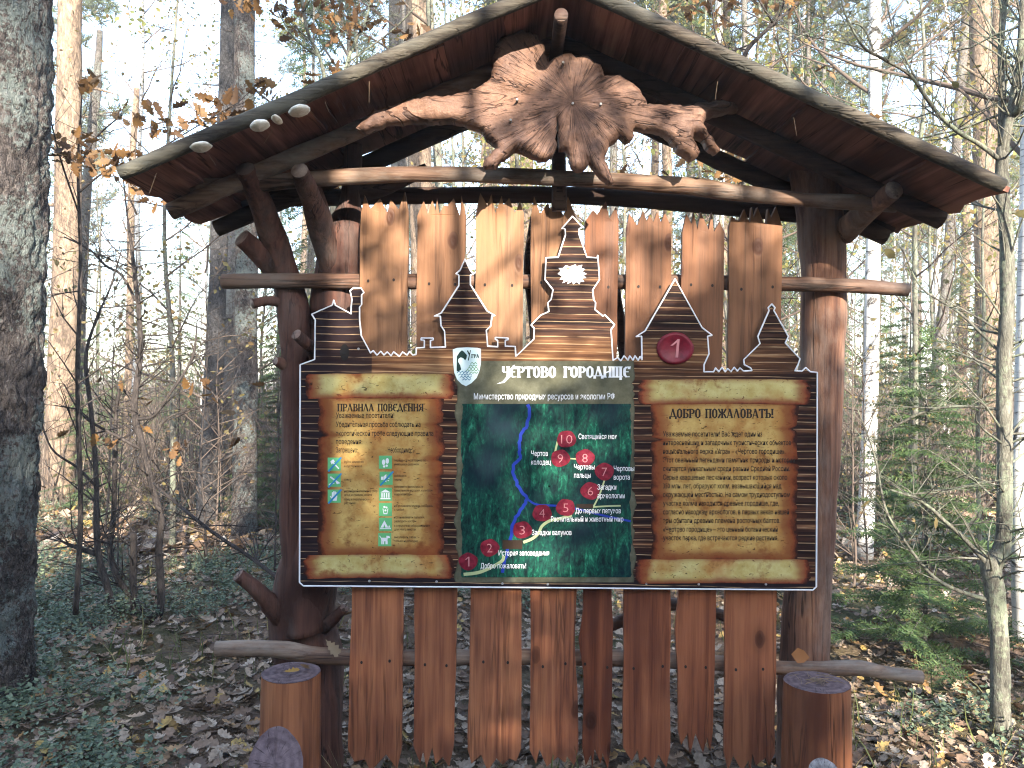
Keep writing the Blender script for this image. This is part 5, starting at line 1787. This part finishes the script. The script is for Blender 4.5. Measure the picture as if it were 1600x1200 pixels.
px_sapling('grey_sapling', 'kinked grey green sapling with forked top and a long arching branch', [
    [(1564, 1145, 30, 3.5), (1561, 1000, 28, 3.5), (1554, 920, 30, 3.5), (1550, 885, 32, 3.5), (1567, 850, 24, 3.5), (1570, 750, 23, 3.5), (1570, 660, 23, 3.5), (1569, 560, 22, 3.5), (1574, 470, 22, 3.5), (1573, 380, 21, 3.5), (1566, 300, 20, 3.5), (1566, 230, 18, 3.5)],
    [(1566, 240, 15, 3.5), (1566, 160, 11, 3.5), (1564, 80, 10, 3.5), (1568, 0, 10, 3.5), (1572, -200, 7, 3.5)],
    [(1567, 240, 17, 3.5), (1575, 195, 14, 3.47), (1589, 125, 13, 3.45), (1597, 40, 11, 3.4), (1605, -150, 8, 3.4)],
    [(1582, 180, 12, 3.48), (1596, 160, 10, 3.4), (1625, 60, 8, 3.3)],
    [(1560, 248, 8, 3.5), (1528, 224, 7, 3.45), (1500, 208, 7, 3.4), (1468, 180, 6, 3.35), (1444, 148, 6, 3.3), (1420, 116, 5, 3.25), (1380, 92, 5, 3.2), (1348, 72, 4, 3.15), (1320, 20, 3, 3.1), (1310, -30, 2, 3.1)],
    [(1440, 140, 3, 3.3), (1400, 60, 3, 3.3), (1385, 0, 2, 3.3)], [(1390, 95, 3, 3.2), (1330, 70, 3, 3.2), (1280, 60, 2, 3.2), (1200, 45, 1.5, 3.2)], [(1365, 80, 3, 3.2), (1345, 40, 3, 3.2), (1300, 40, 2, 3.15), (1240, 60, 1.5, 3.1)],
    [(1546, 885, 9, 3.5), (1510, 845, 7, 3.5), (1477, 815, 6, 3.5), (1437, 782, 5, 3.5), (1390, 765, 3, 3.5)],
    [(1552, 940, 8, 3.5), (1490, 920, 6, 3.55), (1450, 893, 5, 3.6), (1410, 840, 4, 3.6), (1383, 793, 4, 3.6), (1366, 710, 3, 3.6), (1340, 640, 2, 3.6)],
    [(1572, 560, 5, 3.5), (1500, 490, 4, 3.6), (1440, 450, 3, 3.7), (1410, 390, 2, 3.7)], [(1566, 640, 5, 3.5), (1500, 635, 4, 3.6), (1440, 645, 4, 3.7), (1375, 680, 3, 3.8)]],
    BARK_GREY, 24, (1563, 1150, 3.5),
    [(1410, 55, 3.3, 3, .05), (1500, 400, 3.6, 5, .2), (1540, 130, 3.4, 5, .2), (1470, 30, 3.3, 4, .12), (1400, 780, 3.6, 4, .15)],
    (4, .42), leafm=YELLOW, leafshape=(LEAFV, LEAFF), lsize=.05)

px_sapling('bare_bush', 'tall dark leafless bush with twisting stems on the bluish bilberry ground', [
    [(245, 975, 14, 5.0), (252, 930, 12, 5.0), (248, 860, 12, 5.0), (252, 810, 11, 5.0), (240, 770, 11, 5.0), (224, 700, 11, 5.0), (210, 640, 11, 5.0), (219, 560, 9, 5.0), (218, 500, 8, 5.0), (212, 440, 7, 5.0), (206, 390, 6, 5.0), (198, 330, 3, 5.0), (190, 250, 2, 5.0)],
    [(243, 970, 12, 5.0), (210, 935, 10, 5.05), (185, 905, 10, 5.05), (172, 860, 9, 5.1), (178, 800, 8, 5.1), (180, 690, 7, 5.1), (182, 640, 5, 5.1), (190, 590, 3, 5.1)],
    [(190, 1005, 14, 4.9), (180, 960, 12, 4.9), (164, 905, 11, 4.9), (152, 850, 10, 4.9), (150, 740, 8, 4.9), (142, 640, 7, 4.9), (134, 560, 6, 4.9), (150, 500, 4, 4.9), (172, 450, 3, 4.9), (190, 390, 2, 4.9)],
    [(210, 960, 12, 4.95), (208, 900, 11, 4.95), (209, 833, 10, 4.95)],
    [(150, 865, 9, 4.9), (118, 855, 7, 4.85), (95, 845, 3, 4.8)],
    [(214, 655, 6, 5.0), (240, 650, 5, 4.95), (262, 620, 4, 4.9), (300, 560, 4, 4.9), (308, 500, 2, 4.9)],
    [(212, 470, 5, 5.0), (190, 430, 4, 5.0), (165, 415, 4, 4.95), (140, 390, 3, 4.9), (100, 370, 2, 4.9)],
    [(226, 705, 5, 5.0), (180, 680, 5, 4.95), (130, 650, 3, 4.9), (100, 600, 2, 4.9)],
    [(232, 730, 4, 5.0), (255, 660, 3, 4.95), (300, 640, 2, 4.9)],
    [(436, 905, 7, 4.3), (390, 870, 6, 4.4), (330, 830, 6, 4.5), (280, 790, 5, 4.6), (240, 755, 3, 4.8)],
    [(150, 760, 5, 4.9), (120, 730, 4, 4.9), (80, 700, 3, 4.8), (60, 640, 2, 4.8)]],
    BARK_DARK, 25, (243, 975, 5.0),
    [(185, 600, 4.9, 2, .05), (222, 630, 4.8, 2, .02), (155, 690, 4.9, 2, .05), (100, 680, 4.8, 2, .03), (280, 705, 4.8, 5, .05), (300, 610, 4.8, 4, .06), (70, 750, 4.7, 2, .04), (350, 620, 4.9, 5, .07), (365, 690, 4.9, 4, .04), (230, 670, 4.8, 2, .03), (155, 680, 4.7, 2, .04)],
    (4, .36), lsize=.085, tw_depth=1, cat='bush')

# small spruces
sp = make_spruce(31, 1.75, .014, 64, 13.0, .42, .03, .18, .10)
c = P(1443, 1030, 4.45)
sp.location = (c.x, 4.45, gz(c.x, 4.45)); tag(sp, 'small sparse young spruce with wide low boughs by the kinked sapling', 'tree')
sp = make_spruce(32, 4.4, .05, 80, 7, .20, .08, .26, .2)
c = P(278, 700, 13.5)
sp.location = (c.x, 13.5, gz(c.x, 13.5)); tag(sp, 'bright green slender spruce in the gap behind the dark leafless bush', 'tree')
sp = make_spruce(33, 1.9, .02, 60, 15, .36, .03, .18, .12)
c = P(432, 800, 8.0)
sp.location = (c.x, 8.0, gz(c.x, 8.0)); tag(sp, 'low dark green spruce peeping out behind the forked post', 'tree')
sp = make_spruce(34, 2.7, .03, 64, 11, .34, .03, .2, .12)
c = P(1420, 800, 8.6)
sp.location = (c.x, 8.6, gz(c.x, 8.6)); tag(sp, 'bushy young spruce behind the small sparse one past the white birch', 'tree')

# ------------------------------------------------------------ the wood behind
rng = random.Random(77)
TAKEN = []
def spots(n, d0, d1, pw, gap, s0=.85, s1=1.15, lo=-.66, hi=.66, keep=None, clear=()):
    out, tries = [], 0
    while len(out) < n and tries < 6000:
        tries += 1
        d = d0 + (d1 - d0) * rng.random() ** pw
        u = rng.uniform(lo, hi)
        x = u * d
        if keep and rng.random() > keep(u, d): continue
        if any((x - a) ** 2 + (d - b) ** 2 < gap * gap for a, b in TAKEN): continue
        TAKEN.append((x, d)); out.append((x, d, rng.uniform(s0, s1)))
    return out
thin_left = lambda u, d: .40 if -.60 < u < -.36 else (.75 if u < 0 else 1.0)
pines = [make_pine(41, 17, .15), make_pine(42, 20, .18), make_pine(43, 15, .12, BARK_SPRUCE)]
LP = 'far pine with a tall bare trunk and a thin crown in the sunny wood'
for i, p in enumerate(pines):
    place(p, spots(22, 15, 75, 1.1, 1.3, keep=thin_left), LP, 'tree', 'far pines behind the stand', rng)
sprs = [make_spruce(51, 9, .10, 100, 5, .17, .10, .42, .3), make_spruce(52, 13, .14, 120, 5, .15, .16, .5, .3)]
for p in sprs:
    place(p, spots(9, 13, 45, 1.1, 1.5, keep=lambda u, d: 1.0 if u > .25 else .25), 'tall dense green spruce among the far trunks', 'tree', 'far spruces behind the stand', rng)
ysp = make_spruce(53, 2.4, .025, 56, 8.0, .3, .03, .22, .15)
place(ysp, spots(16, 9, 26, 1.2, .8, .5, 1.3, keep=lambda u, d: 1.0 if u > .2 else .5), 'small young spruce on the floor of the wood behind', 'tree', 'small spruces behind the stand', rng)
for s, b in ((61, BIRCH), (62, BIRCH)):
    t = make_leafy(s, 12, .075, b, 'birch_tree', YELLOW, 2, 2, 18, .38, .055, .17)
    place(t, spots(11, 9, 40, 1.2, 1.0, keep=lambda u, d: 1.0 if u > 0 else .35), 'slim white birch with a few yellow leaves in the wood behind', 'tree', 'slim birches behind the stand', rng)
for s in (63, 64, 65):
    t = make_leafy(s, 6.5, .028, BARK_GREY, 'bare_sapling', YELLOW, 1, 2, 18, .15, .04, .2)
    place(t, spots(16, 6.2, 26, 1.3, .55, .6, 1.3, keep=thin_left), 'thin grey sapling with scattered yellow leaves in the wood behind', 'tree', 'thin saplings behind the stand', rng)
for s in (66, 67):
    t = make_leafy(s, 7.0, .03, BARK_GREY, 'leafy_sapling', YGREEN, 4, 2, 22, .12, .05, .22)
    place(t, spots(15, 7.5, 30, 1.2, .6, .6, 1.5, keep=lambda u, d: 1.0 if u > .2 else .35), 'slender sapling still hung with yellow green leaves in the wood behind', 'tree', 'leafy saplings behind the stand', rng)
for s in (71, 72, 73):
    t = make_leafy(s, 2.0, .010, BARK_DARK if s != 72 else TWIG, 'bare_shrub', YELLOW, 1 if s == 71 else 0, 2, 24, .02, .035, .42, .25, .15)
    place(t, spots(34, 5.6, 26, 1.5, .4, .6, 1.35), 'low tangled leafless shrub on the floor of the wood', 'bush', 'leafless shrubs behind the stand', rng)

def build_undergrowth():
    r = np.random.default_rng(99)
    n = 15000
    d = 9 + 70 * r.random(n) ** 1.5
    x = r.uniform(-.68, .68, n) * d
    L = r.uniform(.4, 1.9, n) * (1 + d / 90)
    w = r.uniform(.003, .008, n) * (1 + d / 14)
    bv = np.array([(-1, 0, 0), (1, 0, 0), (.6, .08, .5), (-.6, .08, .5), (0, .0, 1.0)])
    bf = np.array([(0, 1, 2), (0, 2, 3), (3, 2, 4)])
    pos = np.stack([x, d, gzv(x, d) - .05], 1)
    a = scatter(bv, bf, pos, rots(r, n, .75), np.stack([w, L, L], 1))
    m = leaf_mat('twig_tangle', [(0, (.05, .04, .035)), (.6, (.12, .095, .08)), (1, (.22, .18, .14))], .9, 0)
    tag(np_mesh('undergrowth', a[0], a[1], m), None, None, kind='stuff')
    n = 24000
    d = 9 + 70 * r.random(n) ** 1.4
    x = r.uniform(-.68, .68, n) * d
    h = r.random(n) ** 1.8 * (1.5 + d / 22)
    pos = np.stack([x + r.normal(0, .3, n), d, gzv(x, d) + h], 1)
    keep = (np.sin(x * 1.1 + d * .3) + np.sin(d * .9 - x * .4) + r.normal(0, .5, n)) > -.1
    pos = pos[keep]; d = d[keep]
    a = scatter(LEAFV, LEAFF, pos, rots(r, len(pos), 2.4), r.uniform(.03, .06, len(pos)) * (1 + d / 22))
    m = leaf_mat('thicket_leaf', [(0, (.06, .075, .03)), (.35, (.12, .12, .055)), (.6, (.17, .13, .065)), (.85, (.20, .11, .05)), (1, (.30, .25, .09))], .7, .3)
    tag(np_mesh('undergrowth', a[0], a[1], m), None, None, kind='stuff')


build_undergrowth()

# unseen trees at the viewer's back, placed to shade the lower half of the stand
shd = make_spruce(81, 6.0, .07, 150, 12, .24, .03, .42, .2)
place(shd, [(0.3, -6.2, .98), (1.2, -5.7, .96), (2.1, -6.2, 1.0), (3.0, -5.8, .96), (3.9, -6.2, .62), (4.8, -5.8, .66), (-.7, -5.8, 1.02), (5.7, -6.2, .7), (-1.7, -6.2, 1.1), (-2.7, -5.8, 1.1), (.8, -7.2, 1.08), (1.7, -7.3, 1.1), (2.6, -7.2, 1.06), (3.5, -7.3, .70), (4.4, -7.2, .66), (6.6, -6.5, .8), (-3.8, -4, 1.0), (-5, -2, 1.1), (6, -2, 1.0), (7, -4, 1.1), (-6, 0.5, 1.1), (6.5, .5, 1.0)], 'bushy spruce behind the viewer', 'tree', 'spruces behind the viewer', rng)
shp = make_spruce(83, 9.5, .11, 150, 9, .20, .03, .6, .25)
place(shp, [(x * 2.3 + (.9 if k else 0), -11 - 3.5 * k, .80 + .12 * k) for k in (0, 1) for x in range(-5, 7)], 'tall spruce far behind the viewer', 'tree', 'tall spruces behind the viewer', rng)
sh2 = make_spruce(85, 6.15, .06, 70, 15, .55, .75, .42, .2)  # unseen, crown kept high to shade the board and leave light below
place(sh2, [(3.45, -6.2, 1.0), (1.55, -6.5, 1.0)], 'spruce with a bare lower trunk behind the viewer', 'tree', 'trimmed spruces behind the viewer', rng)
big = make_pine(84, 13, .34, BARK_PINE)  # unseen trunk added so its shadow covers the forked post
place(big, [(1.12, -4.0, 1.0)], 'thick pine behind the viewer', 'tree', 'thick pine behind the viewer', rng)
t = make_leafy(82, 8.5, .06, BARK_GREY, 'bare_tree', YELLOW, 3, 2, 26, .42, .08, .17)  # unseen, added for branch shadows on the upper planks
place(t, [(1.5, -3.0, .95), (2.6, -3.6, 1.0), (3.5, -4.4, 1.05)], 'bare tree behind the viewer', 'tree', 'bare trees behind the viewer', rng)

# ------------------------------------------------------------ single fallen leaves on the stand
def loose_leaf(px, py, d, size, label, rot, mat=OAK, shape=None, dz=0.0):
    v, f = shape or (OAKV, OAKF)
    p = P(px, py, d) + Vector((0, 0, dz))
    M3 = rot.to_matrix()
    mb = MB()
    mb.v = [p + M3 @ (Vector(a) * size) for a in v]
    for q in f: mb.face([int(i) for i in q])
    o = mb.build('oak_leaf' if shape is None else 'fallen_leaf', mat)
    tag(o, label, 'leaf')
from mathutils import Euler
ORANGE = flat('orange_leaf', (.22, .085, .022), .6)
TAN = flat('tan_leaf', (.20, .15, .095), .7)
YEL = flat('yellow_leaf', (.26, .15, .035), .6)
loose_leaf(1250, 1025, 3.02, .075, 'orange leaf propped on the lower log rail by the straight post', Euler((1.2, .2, .1)), ORANGE, (LEAFV * np.array([1, 1.25, 1]), LEAFF))
loose_leaf(520, 1012, 3.02, .085, 'tan oak leaf caught upright on the lower log rail by the forked post', Euler((1.1, .9, .3)), TAN)
loose_leaf(455, 1050, 2.68, .055, 'small yellow leaf lying on the leafy stump top', Euler((.2, 0, .3)), YEL, None, .006)
loose_leaf(478, 1047, 2.71, .06, 'brown oak leaf lying on the leafy stump top', Euler((.2, 0, 2.3)), OAK, None, .012)
loose_leaf(1334, 181, 2.62, .10, 'brown oak leaf lying highest on the right roof slope', Euler((.9, .3, .4)), OAK)
loose_leaf(1358, 186, 2.66, .09, 'wider brown oak leaf lying next to the highest leaf on the right roof slope', Euler((1.1, .1, 2.6)), OAK)
loose_leaf(1462, 236, 2.62, .07, 'small brown oak leaf near the lower end of the right roof slope', Euler((.8, .4, 1.)), OAK)
# needles hanging from the roof boards and lying on the stump
mb = MB()
r2 = random.Random(9)
for (x, y, d) in ((245, 270, 2.56), (332, 240, 2.56), (425, 200, 2.56), (505, 156, 2.56), (580, 130, 2.56), (1120, 122, 2.56), (1245, 184, 2.56)):
    for q in range(1):
        p = P(x + r2.uniform(-6, 6), y + r2.uniform(-4, 8), d)
        mb.tube([p, p + Vector((r2.uniform(-.03, .03), 0, -r2.uniform(.03, .07)))], [.0006, .0005], 3, False)
for q in range(26):
    a, rr = r2.uniform(0, 6.28), r2.uniform(0, .085)
    p = c_r + Vector((math.cos(a) * rr, math.sin(a) * rr, .006)); b = r2.uniform(0, 6.28)
    mb.tube([p, p + Vector((math.cos(b) * .05, math.sin(b) * .05, .002))], [.0011, .0009], 3, False)
o = mb.build('pine_needle_litter', flat('dry_needle', (.20, .14, .09), .7))
tag(o, None, None, kind='stuff')

# ------------------------------------------------------------ thin autumn haze in the wood
hz = MB()
hz.box((0, 105, 11.5), (470, 262, 27))
hm = bpy.data.materials.new('haze_air')
hm.use_nodes = True
ht = hm.node_tree
ht.nodes.remove(ht.nodes['Principled BSDF'])
pv = ht.nodes.new('ShaderNodeVolumePrincipled')
pv.inputs['Color'].default_value = (.95, .96, 1.0, 1)
pv.inputs['Density'].default_value = 0.0027
ht.links.new(pv.outputs[0], ht.nodes['Material Output'].inputs['Volume'])
tag(hz.build('haze', hm, smooth=False), None, None, kind='stuff')
S.cycles.volume_bounces = 0
S.cycles.volume_step_rate = 10
